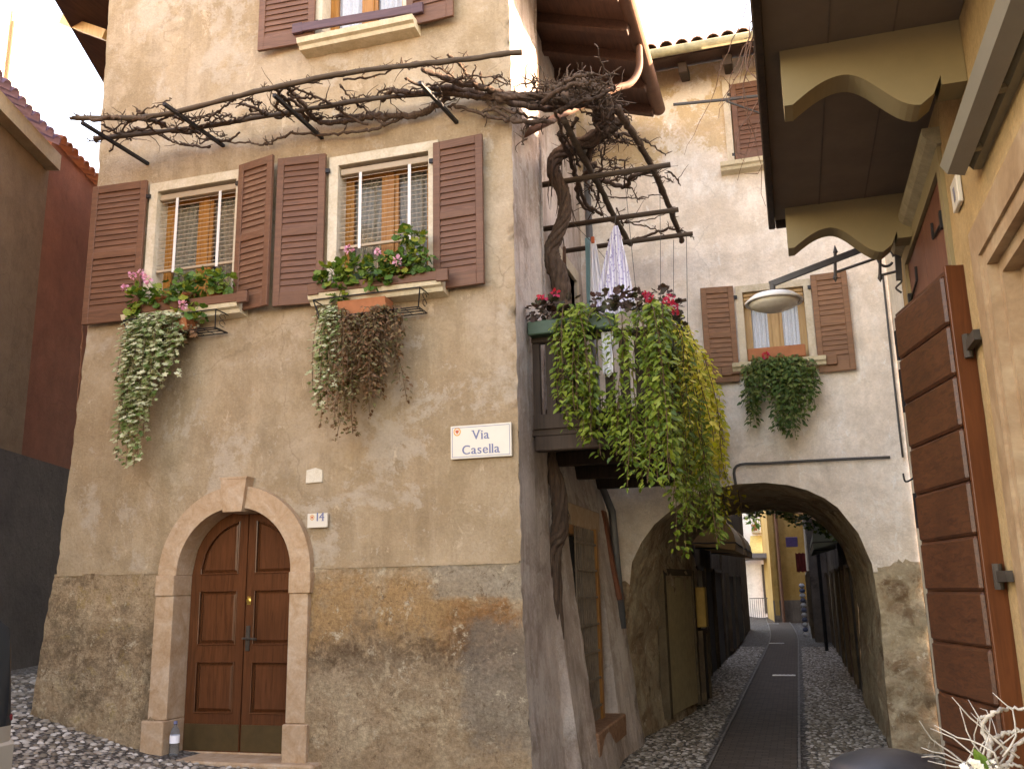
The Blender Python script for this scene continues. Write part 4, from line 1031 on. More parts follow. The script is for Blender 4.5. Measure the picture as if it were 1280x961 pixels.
# ================================================================== ALLEY BEYOND THE ARCH
def alley_house(name, label, x, y0, y1, top, mat, side):  # top: upper walls raised out of view to block sky light over the alley
    h = thing(name, label, 'house', (x+side*2, (y0+y1)/2, -.36)); mb = MB()
    panel(mb, rect(y0, y1, -.8, top), [], .6, lambda y, z: Vector((x+.02*nz((1, y, z), 1), y, z)))
    mb.add([(x, y0, -.8), (x, y0, top), (x+side*5, y0, top), (x+side*5, y0, -.8)], [(0, 1, 2, 3)]); mb.add([(x, y1, -.8), (x, y1, top), (x+side*5, y1, top), (x+side*5, y1, -.8)], [(0, 1, 2, 3)])
    mb.add([(x, y0, top), (x, y1, top), (x+side*5, y1, top), (x+side*5, y0, top)], [(0, 1, 2, 3)])
    mb.build('wall', mat, h); return h
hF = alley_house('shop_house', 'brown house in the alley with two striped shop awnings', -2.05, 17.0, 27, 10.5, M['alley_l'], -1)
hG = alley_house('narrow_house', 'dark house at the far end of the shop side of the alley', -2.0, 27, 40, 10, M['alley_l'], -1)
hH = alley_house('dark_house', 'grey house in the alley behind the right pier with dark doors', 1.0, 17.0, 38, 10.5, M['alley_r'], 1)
def shopfront(house, x, y0, y1, z0, z1, mat, name, sd):
    mb = MB(); mb.box((x, y0, z0), (x+sd*.06, y1, z1), 0, .01); o = mb.build(name, mat, house)
    fr = MB()
    for a, b, c, d in ((y0-.08, y0, z0, z1+.08), (y1, y1+.08, z0, z1+.08), (y0, y1, z1, z1+.08)): fr.box((x, a, c), (x+sd*.1, b, d))
    fr.build('frame', M['alley_l'], o); return o
tanp = plain('tan_panel', (.40, .31, .175), .7); dkp = plain('dark_panel', (.045, .035, .028), .6); redp = wood('red_door', (.12, .03, .02), (.08, .02, .013), .5)
# in the tunnel, left side
pa_, pb2_ = Vector((-1.93, 13.95, 0)), Vector((-1.70, 15.75, 0)); pd_ = (pb2_-pa_).normalized(); pn_ = Vector((pd_.y, -pd_.x, 0))
mb = MB(); mb.obox((pa_+pb2_)/2+Vector((0, 0, .78)), pd_, pn_, Vector((0, 0, 1)), (pb2_-pa_).length/2-.08, .03, .98, 0, .01); po_ = mb.build('shop_panel', tanp, hB)
mb = MB()
for q, hw_ in ((pa_-pd_*.02, .07), (pb2_, .05)): mb.obox(q+Vector((0, 0, .82)), pd_, pn_, Vector((0, 0, 1)), hw_, .06, 1.05)
mb.obox((pa_+pb2_)/2+Vector((0, 0, 1.83)), pd_, pn_, Vector((0, 0, 1)), (pb2_-pa_).length/2, .05, .05); mb.build('frame', M['alley_l'], po_)
mbx = MB(); mbx.box((-1.72, 16.0, .95), (-1.5, 16.35, 1.6), 0, .01); tag(mbx.build('wall_box', plain('yellow_box', (.40, .24, .06), .6)), 'yellow wall box inside the arch beside the tan shop panel', 'box')
shopfront(hB, -1.66, 15.95, 16.75, -.25, .82, dkp, 'shop_panel', 1)
for i, (y0, y1, mt) in enumerate(((17.8, 19.0, dkp), (19.6, 20.9, tanp), (21.5, 23.2, dkp), (23.8, 26, dkp))): shopfront(hF, -2.05, y0, y1, -.3, 1.95, mt, 'shop_door', 1)
for (y0, y1) in ((28, 30), (31, 34)): shopfront(hG, -2.0, y0, y1, -.2, 1.9, dkp, 'shop_door', 1)
for i, (y0, y1, mt) in enumerate(((17.4, 19, dkp), (20, 21.4, redp), (22.3, 24, dkp), (25, 27.5, dkp), (29, 31, dkp), (32.5, 35.5, dkp))): shopfront(hH, 1.0, y0, y1, -.3, 1.9, mt, 'shop_door', -1)
def awn_mat(name, c1, c2, sc=.16):
    t = NT(name); p = t.pos(); sep = t.n('SeparateXYZ'); t.l(p, sep.inputs[0]); md = t.math('PINGPONG', sep.outputs[1], sc); t.col(t.mix(t.step(md, sc*.45, sc*.55), c1, c2)); t.rough(.8); return t.m
def awning(x, y0, y1, zt, zb, out, mat, label, sd, bulge=.3):
    t = thing('awning', label, 'awning', (x+sd*out/2, (y0+y1)/2, zb-.15), 'shop awnings in the alley'); mb = MB(); n = 8; pr = []
    for k in range(n+1):
        a = k/n; pr.append((x+sd*out*math.sin(a*math.pi/2), zt-(zt-zb)*(1-math.cos(a*math.pi/2))))
    pr.append((x+sd*out, zb-.16)); vs = [(p[0], y, p[1]) for y in np.linspace(y0, y1, 9) for p in pr]; m_ = len(pr)
    mb.add(vs, [(j*m_+i, j*m_+i+1, (j+1)*m_+i+1, (j+1)*m_+i) for j in range(8) for i in range(m_-1)])
    for y in (y0, y1): mb.add([(x, y, zb)]+[(p[0], y, p[1]) for p in pr], [tuple(range(m_+1))])
    mb.build('canopy', mat, t, False)
    rd = MB(); rd.tube([(x, y0, zb), (x+sd*out, y0, zb-.02), (x+sd*out, y1, zb-.02), (x, y1, zb)], .015, 6); rd.build('frame', M['greyiron'], t); return t
awning(-2.03, 17.5, 20.1, 3.1, 2.40, 1.0, awn_mat('awning_tan', (.62, .48, .30), (.42, .28, .15)), 'larger beige and brown barrel awning nearest the arch on the left', 1)
awning(-2.03, 21.2, 24.0, 3.1, 2.42, 1.0, awn_mat('awning_brown', (.52, .37, .23), (.36, .23, .13)), 'smaller brown barrel awning farther down the left side of the alley', 1)
awning(.98, 19.8, 24.5, 3.1, 2.45, .62, awn_mat('awning_green', (.20, .24, .20), (.34, .36, .31)), 'grey green shop awning on the right side of the alley', -1)
# far houses
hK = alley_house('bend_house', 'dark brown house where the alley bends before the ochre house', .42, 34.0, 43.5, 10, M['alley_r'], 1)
for (y0, y1) in ((34.6, 37), (38.5, 42)): shopfront(hK, .42, y0, y1, -.2, 2.0, dkp, 'shop_door', -1)
hI = thing('far_yellow_house', 'tall ochre house closing the alley with grey plinth and drainpipe', 'house', (.4, 46, 0))
mb = MB(); panel(mb, rect(-1.12, 3.0, .9, 11), [], .8, lambda x, z: Vector((x, 44, z))); mb.add([(-1.12, 44, .0), (-1.12, 44, 11), (-1.6, 50, 11), (-1.6, 50, .0)], [(0, 1, 2, 3)]); mb.build('wall', M['far_yellow'], hI)
mb = MB(); mb.box((-1.13, 43.97, -.5), (3, 44.2, .95)); mb.build('plinth', M['alley_r'], hI)
mb = MB(); mb.tube([(-.72, 43.9, .0), (-.72, 43.9, 11)], .07, 8); mb.build('drainpipe', M['copper'], hI)
mb = MB(); mb.box((-1.05, 43.93, .3), (-.86, 44, 11)); mb.build('quoin', M['far_yellow'], hI)
hJ = thing('far_white_house', 'white house with small flowered balcony seen through the arch', 'house', (-1.6, 52, 0))
mb = MB(); panel(mb, rect(-2.75, 3, -.4, 13), [], 1., lambda x, z: Vector((x, 51, z))); mb.add([(-2.75, 51, -.4), (-2.75, 51, 13), (-3.3, 58, 13), (-3.3, 58, -.4)], [(0, 1, 2, 3)]); mb.build('wall', M['far_white'], hJ)
mb = MB(); mb.box((-1.75, 50.95, .2), (-1.35, 51.0, 2.7)); mb.build('door', dkp, hJ)
bb = MB(); bb.box((-2.1, 50.1, 4.3), (-1.0, 51, 4.42)); bbo = bb.build('balcony', M['stonetrim'], hJ)
rr_ = MB()
for i in range(12): rr_.tube([(-2.08+i*.095, 50.12, 4.42), (-2.08+i*.095, 50.12, 5.3)], .012, 5)
rr_.tube([(-2.1, 50.12, 5.3), (-1.0, 50.12, 5.3)], .02, 6); rr_.build('railing', M['iron'], bbo)
yaw_ = MB(); yaw_.add([(-2.2, 51, 4.2), (-1.0, 51, 4.2), (-1.0, 49.9, 3.2), (-2.3, 49.9, 3.2), (-1.0, 49.9, 3.05), (-2.3, 49.9, 3.05)], [(0, 1, 2, 3), (3, 2, 4, 5)]); tag(yaw_.build('awning', plain('yellow_awning', (.55, .42, .16), .8)), 'tilted yellow awning under the balcony of the far white house', 'awning', 'shop awnings in the alley')
cn_ = MB(); cn_.prism([(-3.3, 2.85), (-2.2, 3.15), (-1.0, 3.12), (-1.0, 2.9), (-2.3, 2.92)], lambda u, v, d: Vector((u, d, v)), 46.5, 50.8); tag(cn_.build('porch_roof', plain('grey_slab', (.16, .15, .16), .7)), 'flat grey porch roof in front of the far white house', 'canopy')
fr_ = MB()
for i in range(10): fr_.tube([(-2.35+i*.1, 48.6, .0), (-2.35+i*.1, 48.6, 1.0)], .012, 5)
fr_.tube([(-2.38, 48.6, 1.0), (-1.4, 48.6, 1.0)], .02, 6); tag(fr_.build('railing', M['greyiron']), 'low grey railing at the foot of the far white house', 'railing')
sg = MB(); sg.box((-.25, 30.0, 2.75), (.1, 30.04, 3.05), 0, .01); sgt = sg.build('shop_sign', plain('violet_sign', (.16, .10, .26), .5)); tag(sgt, 'small violet sign board hung over the alley', 'sign')
ct = MB()
vs = []
for i in range(9):
    for k in range(6): vs.append((.0+i*.035, 29.2+.03*math.sin(i*1.3), 2.55-k*.11-.02*(i % 3)))
ct.add(vs, [(i*6+k, i*6+k+1, (i+1)*6+k+1, (i+1)*6+k) for i in range(8) for k in range(5)]); tag(ct.build('banner', plain('red_cloth', (.20, .03, .025), .8)), 'dark red cloth banner hanging below the violet sign', 'banner')
def spiral():
    mb = MB()
    for i in range(11): mb.lathe((.12, 33.5, -.1+i*.16), [(.04, 0), (.09, .04), (.1, .08), (.07, .13), (.04, .155)], 10, i % 2)
    return mb.build('display_column', [plain('pale_ceramic', (.62, .62, .62), .4), plain('blue_ceramic', (.10, .12, .2), .4)])
tag(spiral(), 'slim column of stacked blue and white pots by shop wall', 'display')
tl = thing('lantern', 'black wall lantern on a pole at the right side of the alley', 'lamp', (.55, 28, -.2))
mb = MB(); mb.tube([(.62, 28, -.2), (.62, 28, 4.0)], .05, 8); mb.build('post', M['iron'], tl)
mb = MB(); mb.lathe((.62, 28, 4.0), [(.03, 0), (.10, .05), (.15, .40), (.17, .42), (.02, .6)], 8); mb.build('lamp_head', M['lamp'], tl)
# drain plates in the road
for (px, py, i) in ((980, 844, 0), (971, 805, 1), (967, 788, 2)):
    p = PZ(px, py, -.31); d_ = MB(); gz = ground(p.x, p.y)+.045
    d_.box((p.x-.24, p.y-.10, gz-.03), (p.x+.24, p.y+.10, gz))
    for k in range(5): d_.box((p.x-.2+k*.09, p.y-.07, gz), (p.x-.16+k*.09, p.y+.07, gz+.006))
    tag(d_.build('drain_cover', plain('pale_steel', (.5, .5, .52), .35, .3)), ['wide pale drain cover in the paving, nearest of the row', 'second pale drain cover along the alley paving', 'farthest and smallest pale drain cover in the alley paving'][i], 'drain cover', 'drain covers in the alley')

# ================================================================== VINE AND ITS POLES
ZT = fw(280, 183)[1]
FT = thing('trellis', 'horizontal trellis of two long wooden poles on black iron arms across the facade', 'trellis', (-4.8, 7.5, ZT))
for (o_, w_) in (((103, 148), (185, 205)), ((205, 130), (280, 183)), ((343, 106), (403, 173)), ((525, 80), (571, 153))):
    b = PY(*w_, FY); a = PZ(*o_, ZT); mb = MB(); mb.beam((b.x, FY+.02, b.z), (a.x, a.y, b.z), .018, .016); mb.build('arm', M['iron'], FT)
def rough_tube(mb, pts, r, n=9, jit=.006):
    q = smooth_path(pts, 8); k = len(q)
    rs = r if isinstance(r, list) else [r]*k
    if isinstance(r, list): rs = [np.interp(i/(k-1), np.linspace(0, 1, len(r)), r) for i in range(k)]
    q = [p+Vector((random.gauss(0, jit), random.gauss(0, jit), random.gauss(0, jit))) for p in q]
    rs = [a*random.uniform(.86, 1.14) for a in rs]
    mb.tube(q, rs, n); return q
for path, r in ((((95, 148), (200, 144), (335, 111), (450, 89), (560, 77), (652, 65)), .026), (((118, 174), (240, 160), (360, 141), (480, 122), (600, 117)), .024)):
    mb = MB(); rough_tube(mb, [PZ(*p, ZT+.035) for p in path], r, 8, .003); mb.build('pole', M['pole'], FT, True)
PZL = 6.1
PG = thing('pergola', 'row of wooden poles jutting out above the balcony to carry the vine', 'pergola', (-1.8, 10, PZL))
for (y, p_out, dz) in ((YST+.1, (838, 206), 0), (10.25, (848, 262), 0), (11.4, (866, 292), 0)):
    b = PY(*p_out, y); mb = MB(); mb.tube([(XRC-.05, y, b.z-.02+dz), ((XRC+b.x)/2, y, b.z-.005), (b.x, y, b.z)], [.034, .032, .03], 9); mb.build('pole', M['pole'], PG, True)
b1 = PY(825, 381, 12.2); b2 = PY(858, 375, 12.2); mb = MB(); mb.tube([(-2.5, 12.2, b1.z-.03), b1, b2], .025, 8); mb.build('pole', M['pole'], PG, True)
mb = MB(); rough_tube(mb, [PZ(*p, PZL+.05) for p in ((705, 150), (725, 190), (750, 235), (770, 275), (788, 306))], .036, 8, .004); mb.build('long_pole', M['pole'], PG, True)
VN = thing('grape_vine', 'gnarled bare grape vine climbing the house corner and spreading over poles', 'vine', (-2.3, 9.2, -.3))
# trunk
tk = MB()
ty = 9.2
low = [PY(*p, ty-.08) for p in ((692, 752), (690, 703), (700, 662), (698, 614), (685, 568), (689, 538))]
up_ = [PY(*p, ty) for p in ((692, 500), (700, 440), (704, 380), (699, 345), (688, 318), (697, 293), (706, 268), (704, 240), (692, 216), (696, 196), (716, 184))]
low[0] = low[0]+Vector((.0, .1, -1.0))
def twisted(mb, pts, rad, strands=6, n=10):
    q = smooth_path(pts, 10); k = len(q); R_ = [np.interp(i/(k-1), np.linspace(0, 1, len(rad)), rad) for i in range(k)]
    mb.tube([p+Vector((random.gauss(0, .006), random.gauss(0, .006), 0)) for p in q], [a*.82*random.uniform(.9, 1.1) for a in R_], n)
    for s in range(strands):
        ph = s*6.283/strands; pp = []
        for i, p in enumerate(q):
            t = (q[min(i+1, k-1)]-q[max(i-1, 0)]).normalized(); a = t.orthogonal().normalized(); b = t.cross(a); an = ph+i*.16
            # keep a steady frame
            a = Vector((1, 0, 0))-t*t.x; a.normalize(); b = t.cross(a)
            pp.append(p+(a*math.cos(an)+b*math.sin(an))*R_[i]*.72)
        mb.tube(pp, [R_[i]*.38*random.uniform(.75, 1.25) for i in range(k)], 6)
twisted(tk, low+up_, [.085, .09, .08, .075, .07, .07, .085, .105, .075, .07, .07, .075, .08])
# loose bark strips
for i in range(46):
    p = random.choice(smooth_path(low+up_, 6)); a = random.uniform(0, 6.28); L = random.uniform(.12, .38); o = Vector((math.cos(a), math.sin(a), 0))*.08
    tk.tube([p+o, p+o*1.25-Vector((0, 0, L*.5)), p+o*random.uniform(1.0, 1.7)-Vector((0, 0, L))], [.006, .005, .002], 4)
tk.build('trunk', M['bark'], VN, True)
z1 = 6.2
def heads(pts, rad, name='limb'):
    mb = MB(); twisted(mb, pts, rad, 4, 8); return mb.build(name, M['bark'], VN, True)
T0 = up_[-1]
heads([T0, PZ(742, 172, z1), PZ(765, 158, z1+.08), PZ(778, 150, z1+.1)], [.075, .08, .07, .04])
heads([PZ(755, 168, z1), PZ(752, 150, z1+.12), PZ(744, 128, z1+.2), PZ(725, 108, z1+.25), PZ(706, 104, z1+.22)], [.08, .09, .08, .07, .04])
heads([PZ(760, 150, z1), PZ(757, 128, z1+.15), PZ(738, 108, z1+.25), PZ(722, 100, z1+.3)], [.06, .07, .06, .03])
heads([PZ(735, 125, z1+.1), PZ(712, 128, z1+.1), PZ(690, 122, z1+.1), PZ(665, 120, z1+.08), PZ(640, 121, z1+.06), PZ(612, 119, ZT+.06)], [.06, .05, .045, .04, .035, .028])
def PV(u, v, z):
    p = PZ(u, v, z)
    if p.y > 7.9 and p.x < XR+.05: p = PY(u, v, 7.9)
    return p
def cane(px, z, r0, r1, zj=.05, spur=1., name='cane'):
    mb = MB(); pts = []; r0 *= 1.25; r1 *= 1.35
    zo = random.uniform(.02, .08)
    for i, p in enumerate(px): pts.append(PV(*p, z+zo+random.uniform(-zj, zj)))
    k = len(pts); q = smooth_path(pts, 7); n = len(q)
    q = [p+Vector((random.gauss(0, .007), random.gauss(0, .007), random.gauss(0, .008))) for p in q]
    rs = [lerp(r0, r1, i/(n-1))*random.uniform(.85, 1.2) for i in range(n)]
    # knuckles
    for i in range(0, n, 5): rs[i] *= 1.25
    mb.tube(q, rs, 7)
    for i in range(1, n-1):
        if random.random() < .42*spur:
            d = Vector((random.gauss(0, 1), random.gauss(0, 1), random.uniform(-.2, 1.1))).normalized(); L = random.uniform(.03, .10)
            e = q[i]+d*L; mb.tube([q[i], q[i]+d*L*.5+Vector((random.gauss(0, .006),)*3), e], [rs[i]*.55, .006, .0035], 5)
            if random.random() < .5: mb.tube([q[i]+d*L*.5, q[i]+d*L*.5+Vector((random.gauss(0, .03), random.gauss(0, .03), random.uniform(0, .05)))], [.005, .003], 4)
        if random.random() < .07*spur:
            d = Vector((random.gauss(0, 1), random.gauss(0, 1), random.uniform(-.3, .5))).normalized(); L = random.uniform(.12, .4); pp = [q[i]]
            for s in range(5): d = (d+Vector((random.gauss(0, .3), random.gauss(0, .3), random.gauss(0, .2)))).normalized(); pp.append(pp[-1]+d*L/5)
            mb.tube(pp, [.006, .005, .005, .004, .003, .002], 4)
    return mb.build(name, M['bark'], VN, True)
CN = [(((735, 112), (700, 120), (660, 121), (622, 116), (600, 108), (575, 105), (550, 95), (528, 88)), .032, .016),
 (((715, 132), (680, 136), (640, 129), (605, 119), (570, 111), (545, 112), (520, 118), (492, 113), (478, 126)), .03, .016),
 (((700, 128), (660, 126), (630, 120), (600, 122), (575, 118), (548, 112)), .03, .02),
 (((692, 151), (660, 152), (630, 150), (605, 144), (580, 135), (560, 132)), .018, .01),
 (((692, 152), (655, 152), (625, 141), (605, 121), (590, 101), (575, 81), (560, 68)), .014, .010),
 (((560, 121), (540, 136), (520, 143), (495, 146), (470, 147), (450, 146), (420, 147)), .022, .015),
 (((545, 131), (530, 141), (500, 146), (470, 144), (440, 151), (410, 153), (392, 149), (380, 131), (365, 116), (358, 108)), .026, .014),
 (((500, 148), (470, 161), (440, 166), (400, 168), (365, 167), (342, 178), (330, 181), (310, 179), (272, 176), (245, 171)), .013, .006),
 (((460, 156), (430, 143), (410, 127), (385, 118), (365, 108)), .011, .008),
 (((481, 158), (455, 136), (435, 119), (425, 105)), .010, .006),
 (((385, 152), (372, 130), (350, 119), (345, 108)), .013, .010),
 (((402, 150), (380, 146), (365, 141), (350, 146), (330, 142), (318, 134), (300, 130)), .018, .010),
 (((335, 142), (312, 144), (297, 150), (282, 152), (262, 156)), .012, .006),
 (((365, 143), (362, 130), (352, 122), (346, 135), (360, 144)), .012, .010),
 (((395, 122), (375, 123), (360, 118), (372, 110)), .010, .008),
 (((205, 156), (190, 151), (175, 148), (160, 150), (140, 146), (120, 150), (100, 147), (88, 149)), .020, .012),
 (((250, 166), (225, 166), (205, 160), (190, 150), (178, 142), (170, 138)), .014, .008),
 (((262, 183), (240, 182), (220, 178), (205, 172), (190, 161), (180, 150)), .010, .006),
 (((300, 165), (285, 176), (265, 173), (250, 180)), .009, .006),
 (((190, 165), (170, 162), (155, 168), (140, 163), (128, 155)), .014, .008),
 (((230, 150), (215, 145), (200, 150), (180, 160), (165, 172)), .010, .006),
 (((505, 100), (540, 108), (570, 100), (600, 95), (640, 108)), .010, .005),
 (((430, 100), (470, 95), (500, 82), (520, 79)), .008, .004),
 (((600, 142), (625, 135), (650, 143), (680, 150)), .014, .010)]
for px, a, b in CN: cane(px, ZT, a, b)
for px in (((92, 149), (150, 147), (205, 144), (270, 128), (335, 111)), ((335, 112), (400, 100), (450, 89), (520, 82)), ((330, 109), (350, 112), (372, 104), (400, 98)), ((420, 92), (470, 86), (540, 77), (600, 71)), ((118, 172), (180, 166), (240, 161), (300, 152)), ((360, 141), (430, 131), (480, 122), (540, 119))): cane(px, ZT+.03, .013, .008, .02, 1.9)
for i in range(26):
    u0 = random.uniform(110, 600); v0 = np.interp(u0, [95, 650], [158, 92])+random.uniform(-8, 26); L_ = random.uniform(25, 80)*random.choice((-1, 1)); sl_ = -.12+random.gauss(0, .25)
    cane([(u0+L_*k/4, v0+sl_*L_*k/4+random.gauss(0, 4)) for k in range(5)], ZT, .008, .004, .03, .8)
SN = [(((770, 135), (785, 158), (800, 180), (818, 215), (835, 255), (848, 288), (852, 303)), .030, .02),
 (((742, 180), (735, 200), (741, 220), (760, 228), (780, 234), (790, 222), (802, 216), (820, 212)), .024, .014),
 (((752, 166), (775, 168), (795, 172), (812, 180), (832, 194)), .016, .005),
 (((700, 168), (712, 195), (722, 225), (730, 250), (738, 260), (752, 268)), .022, .014),
 (((745, 205), (735, 215), (722, 232), (728, 256), (742, 265)), .022, .014),
 (((720, 150), (712, 165), (705, 182)), .016, .008),
 (((695, 140), (702, 165), (715, 185), (724, 210)), .014, .008),
 (((757, 246), (790, 248), (812, 246), (834, 244)), .007, .004),
 (((755, 276), (785, 278), (815, 274), (835, 266)), .008, .004),
 (((760, 300), (785, 300), (812, 294), (835, 286), (852, 288)), .014, .010),
 (((835, 215), (845, 222), (850, 232)), .010, .004), (((845, 285), (856, 290), (868, 298)), .008, .003),
 (((660, 155), (655, 168), (652, 180)), .012, .006),
 (((745, 118), (762, 98), (752, 82), (748, 60)), .008, .003), (((735, 105), (750, 98), (765, 92)), .012, .004), (((740, 112), (755, 104), (770, 108)), .010, .004),
 (((690, 112), (705, 104), (722, 96), (742, 92)), .020, .010), (((680, 128), (700, 112), (728, 103)), .022, .014), (((700, 140), (720, 128), (748, 122), (765, 112)), .024, .012)]
for px, a, b in SN: cane(px, z1-.05, a, b, .04)
for i in range(34):
    u0, v0 = random.uniform(690, 800), random.uniform(125, 290)
    if u0 > 740+(v0-125)*.75 or u0 < 690+(v0-125)*.32: continue
    an = random.choice((.35, 1.1, -.2, 2.0))+random.gauss(0, .4); L_ = random.uniform(25, 70)
    cane([(u0+math.cos(an)*L_*k/4+random.gauss(0, 3), v0+math.sin(an)*L_*k/4+random.gauss(0, 3)) for k in range(5)], z1-.05, .009, .004, .04, .7)
# bundle of short twigs on the head of the vine
tw = MB()
for i in range(120):
    c = PZ(random.uniform(655, 770), random.uniform(98, 135), z1+random.uniform(0, .2)); d = Vector((random.gauss(0, 1), random.gauss(0, 1), random.uniform(-.3, 1))).normalized(); L = random.uniform(.08, .28); pp = [c]
    for s in range(4): d = (d+Vector((random.gauss(0, .35), random.gauss(0, .35), random.gauss(0, .3)))).normalized(); pp.append(pp[-1]+d*L/4)
    r = random.uniform(.005, .013); tw.tube(pp, [r, r*.9, r*.8, r*.6, r*.3], 5)
tw.build('twigs', M['bark'], VN, True)

# ================================================================== FOLIAGE
def tmpl(kind):
    if kind == 'ovate':
        v = [(0, 0, 0), (.33, .27, .05), (.33, 0, -.02), (.33, -.27, .05), (.7, .2, .02), (.7, 0, -.04), (.7, -.2, .02), (1, 0, -.1)]
        f = [(0, 2, 1), (0, 3, 2), (1, 2, 5, 4), (2, 3, 6, 5), (4, 5, 7), (5, 6, 7)]
    elif kind == 'lance':
        v = [(0, 0, 0), (.3, .15, .03), (.3, 0, -.01), (.3, -.15, .03), (.7, .11, .0), (.7, 0, -.03), (.7, -.11, .0), (1, 0, -.1)]
        f = [(0, 2, 1), (0, 3, 2), (1, 2, 5, 4), (2, 3, 6, 5), (4, 5, 7), (5, 6, 7)]
    elif kind == 'round':
        v = [(.45, 0, -.06)]; n = 11
        for i in range(n): a = math.pi+6.283*(i+.5)/n; r = .5*(1 if i % 2 else .86); v.append((.5+math.cos(a)*r, math.sin(a)*r, .05*(1 if i % 2 else -.6)))
        f = [(0, 1+i, 1+(i+1) % n) for i in range(n)]
    elif kind == 'ivy':
        v = [(.4, 0, -.03)]; R_ = [.32, .5, .28, .58, .3, .62, .3, .58, .28, .5]; n = 10
        for i in range(n): a = math.pi+6.283*i/n; v.append((.42+math.cos(a)*R_[i]*.95, math.sin(a)*R_[i]*.95, .04*(i % 2)))
        f = [(0, 1+i, 1+(i+1) % n) for i in range(n)]
    elif kind == 'petal':
        v = [(0, 0, 0), (.6, .4, .1), (1, 0, .05), (.6, -.4, .1)]; f = [(0, 3, 2, 1)]
    return np.array(v, float), f
class Leaves:
    def __init__(s): s.V = []; s.F = []; s.MI = []; s.n = 0
    def add(s, kind, P, D, N, S, mi=0):
        """P positions, D leaf directions, N approximate normals, S sizes"""
        T, F = tmpl(kind); P = np.array(P, float); D = np.array(D, float); N = np.array(N, float); S = np.array(S, float)
        if len(P) == 0: return s
        D /= np.linalg.norm(D, axis=1)[:, None]+1e-9; N = N-D*(N*D).sum(1)[:, None]; N /= np.linalg.norm(N, axis=1)[:, None]+1e-9; B = np.cross(N, D)
        curl = RNG.uniform(.4, 1.8, len(P))
        W = P[:, None]+S[:, None, None]*(T[None, :, 0:1]*D[:, None]+T[None, :, 1:2]*B[:, None]+T[None, :, 2:3]*curl[:, None, None]*N[:, None])
        s.V.append(W.reshape(-1, 3)); m_ = len(T)
        for i in range(len(P)): s.F.extend([tuple(k+s.n+i*m_ for k in f) for f in F])
        s.MI += [mi]*(len(P)*len(F)); s.n += len(P)*m_; return s
    def build(s, name, mats, parent):
        mb = MB(); mb.v = [tuple(p) for p in np.concatenate(s.V)]; mb.f = s.F; mb.mi = s.MI; return mb.build(name, mats, parent, False)
M['ger'] = leafmat('geranium_leaf', [(.035, .085, .015), (.05, .12, .018), (.08, .16, .025), (.13, .20, .03), (.24, .25, .03)])
M['gerdark'] = leafmat('dark_geranium_leaf', [(.03, .035, .02), (.05, .035, .025), (.08, .035, .03), (.06, .07, .025)])
M['ivy'] = leafmat('variegated_ivy_leaf', [(.07, .12, .03), (.14, .20, .06), (.30, .33, .17), (.45, .45, .28), (.55, .54, .38)])
M['dry'] = leafmat('dry_leaf', [(.10, .045, .018), (.15, .07, .03), (.19, .095, .045), (.09, .09, .03), (.22, .14, .07)])
M['bal'] = leafmat('balcony_creeper_leaf', [(.06, .11, .015), (.11, .17, .02), (.18, .25, .03), (.28, .33, .06)], .4, .4)
M['balsun'] = leafmat('sun_tinted_creeper_leaf', [(.26, .30, .025), (.44, .42, .04), (.60, .50, .06), (.68, .58, .14)], .4, .45)  # sunlit, backlit look is put into the leaf colour
M['winplant'] = leafmat('dark_trailing_leaf', [(.025, .06, .015), (.05, .10, .022), (.085, .14, .03), (.17, .20, .06)])
M['pink'] = leafmat('pink_petal', [(.62, .22, .36), (.72, .34, .48), (.8, .5, .6)], .6, .3)
M['red'] = leafmat('red_petal', [(.45, .02, .03), (.6, .03, .06), (.55, .05, .15)], .6, .3)
M['stem'] = plain('green_stem', (.10, .13, .04), .6); M['stemb'] = plain('brown_stem', (.11, .065, .035), .8)
def rvec(k): return RNG.normal(0, 1, (k, 3))
def mound(lv, c, rad, n, kind, size, mi=0, up=.6):
    """leaves on short stalks over a flattened dome"""
    u = rvec(n); u /= np.linalg.norm(u, axis=1)[:, None]; rr = RNG.uniform(.45, 1.05, n)**.6
    P = np.array(c)+u*rr[:, None]*np.array(rad)
    D = u*.7+rvec(n)*.5+np.array((0, -.25, -.25)); N = u*.7+np.array((0, -.55, up))+rvec(n)*.25
    lv.add(kind, P, D, N, RNG.uniform(size*.6, size*1.25, n), mi); return P
def flower(lv, c, r, n, mi):
    u = rvec(n); u /= np.linalg.norm(u, axis=1)[:, None]; P = np.array(c)+u*r*.35
    lv.add('petal', P, u+rvec(n)*.3, rvec(n)*.4+np.array((0, -1, .4)), RNG.uniform(r*.5, r*.95, n), mi)
def strand_pts(a, length, drift, wob=.03, n=12):
    p = Vector(a); pts = [p]; d = Vector(drift)
    for i in range(n): 
        t = (i+1)/n; d = d*.8+Vector((random.gauss(0, wob), random.gauss(0, wob), 0)); st = (d+Vector((0, 0, -1))*min(1, t*2.2+.15)).normalized()
        p = p+st*(length/n); pts.append(p)
    return pts
def hang(lv, mb, a, length, kind, size, step, drift=(0, -.5, .35), mi=0, spread=.05, sr=.004, wob=.05, tipmi=None):
    pts = strand_pts(a, length, drift, wob); mb.tube(pts, [sr]*len(pts), 4)
    q = smooth_path(pts, 4); L = 0; P = []; D = []; N = []; last = 0
    k = max(2, int(length/step)); idx = np.linspace(1, len(q)-1, k)
    for f in idx:
        p = q[int(f)]
        for _ in range(2):
            an = random.random()*6.283; o = Vector((math.cos(an), math.sin(an), random.uniform(-.5, .2)))
            P.append(p+o*random.uniform(.2, 1)*spread); D.append((o.x, o.y, o.z-.55)); N.append((o.x*.5, o.y*.5-.6, .5+random.gauss(0, .3)))
    lv.add(kind, P, D, N, RNG.uniform(size*.6, size*1.25, len(P)), mi)
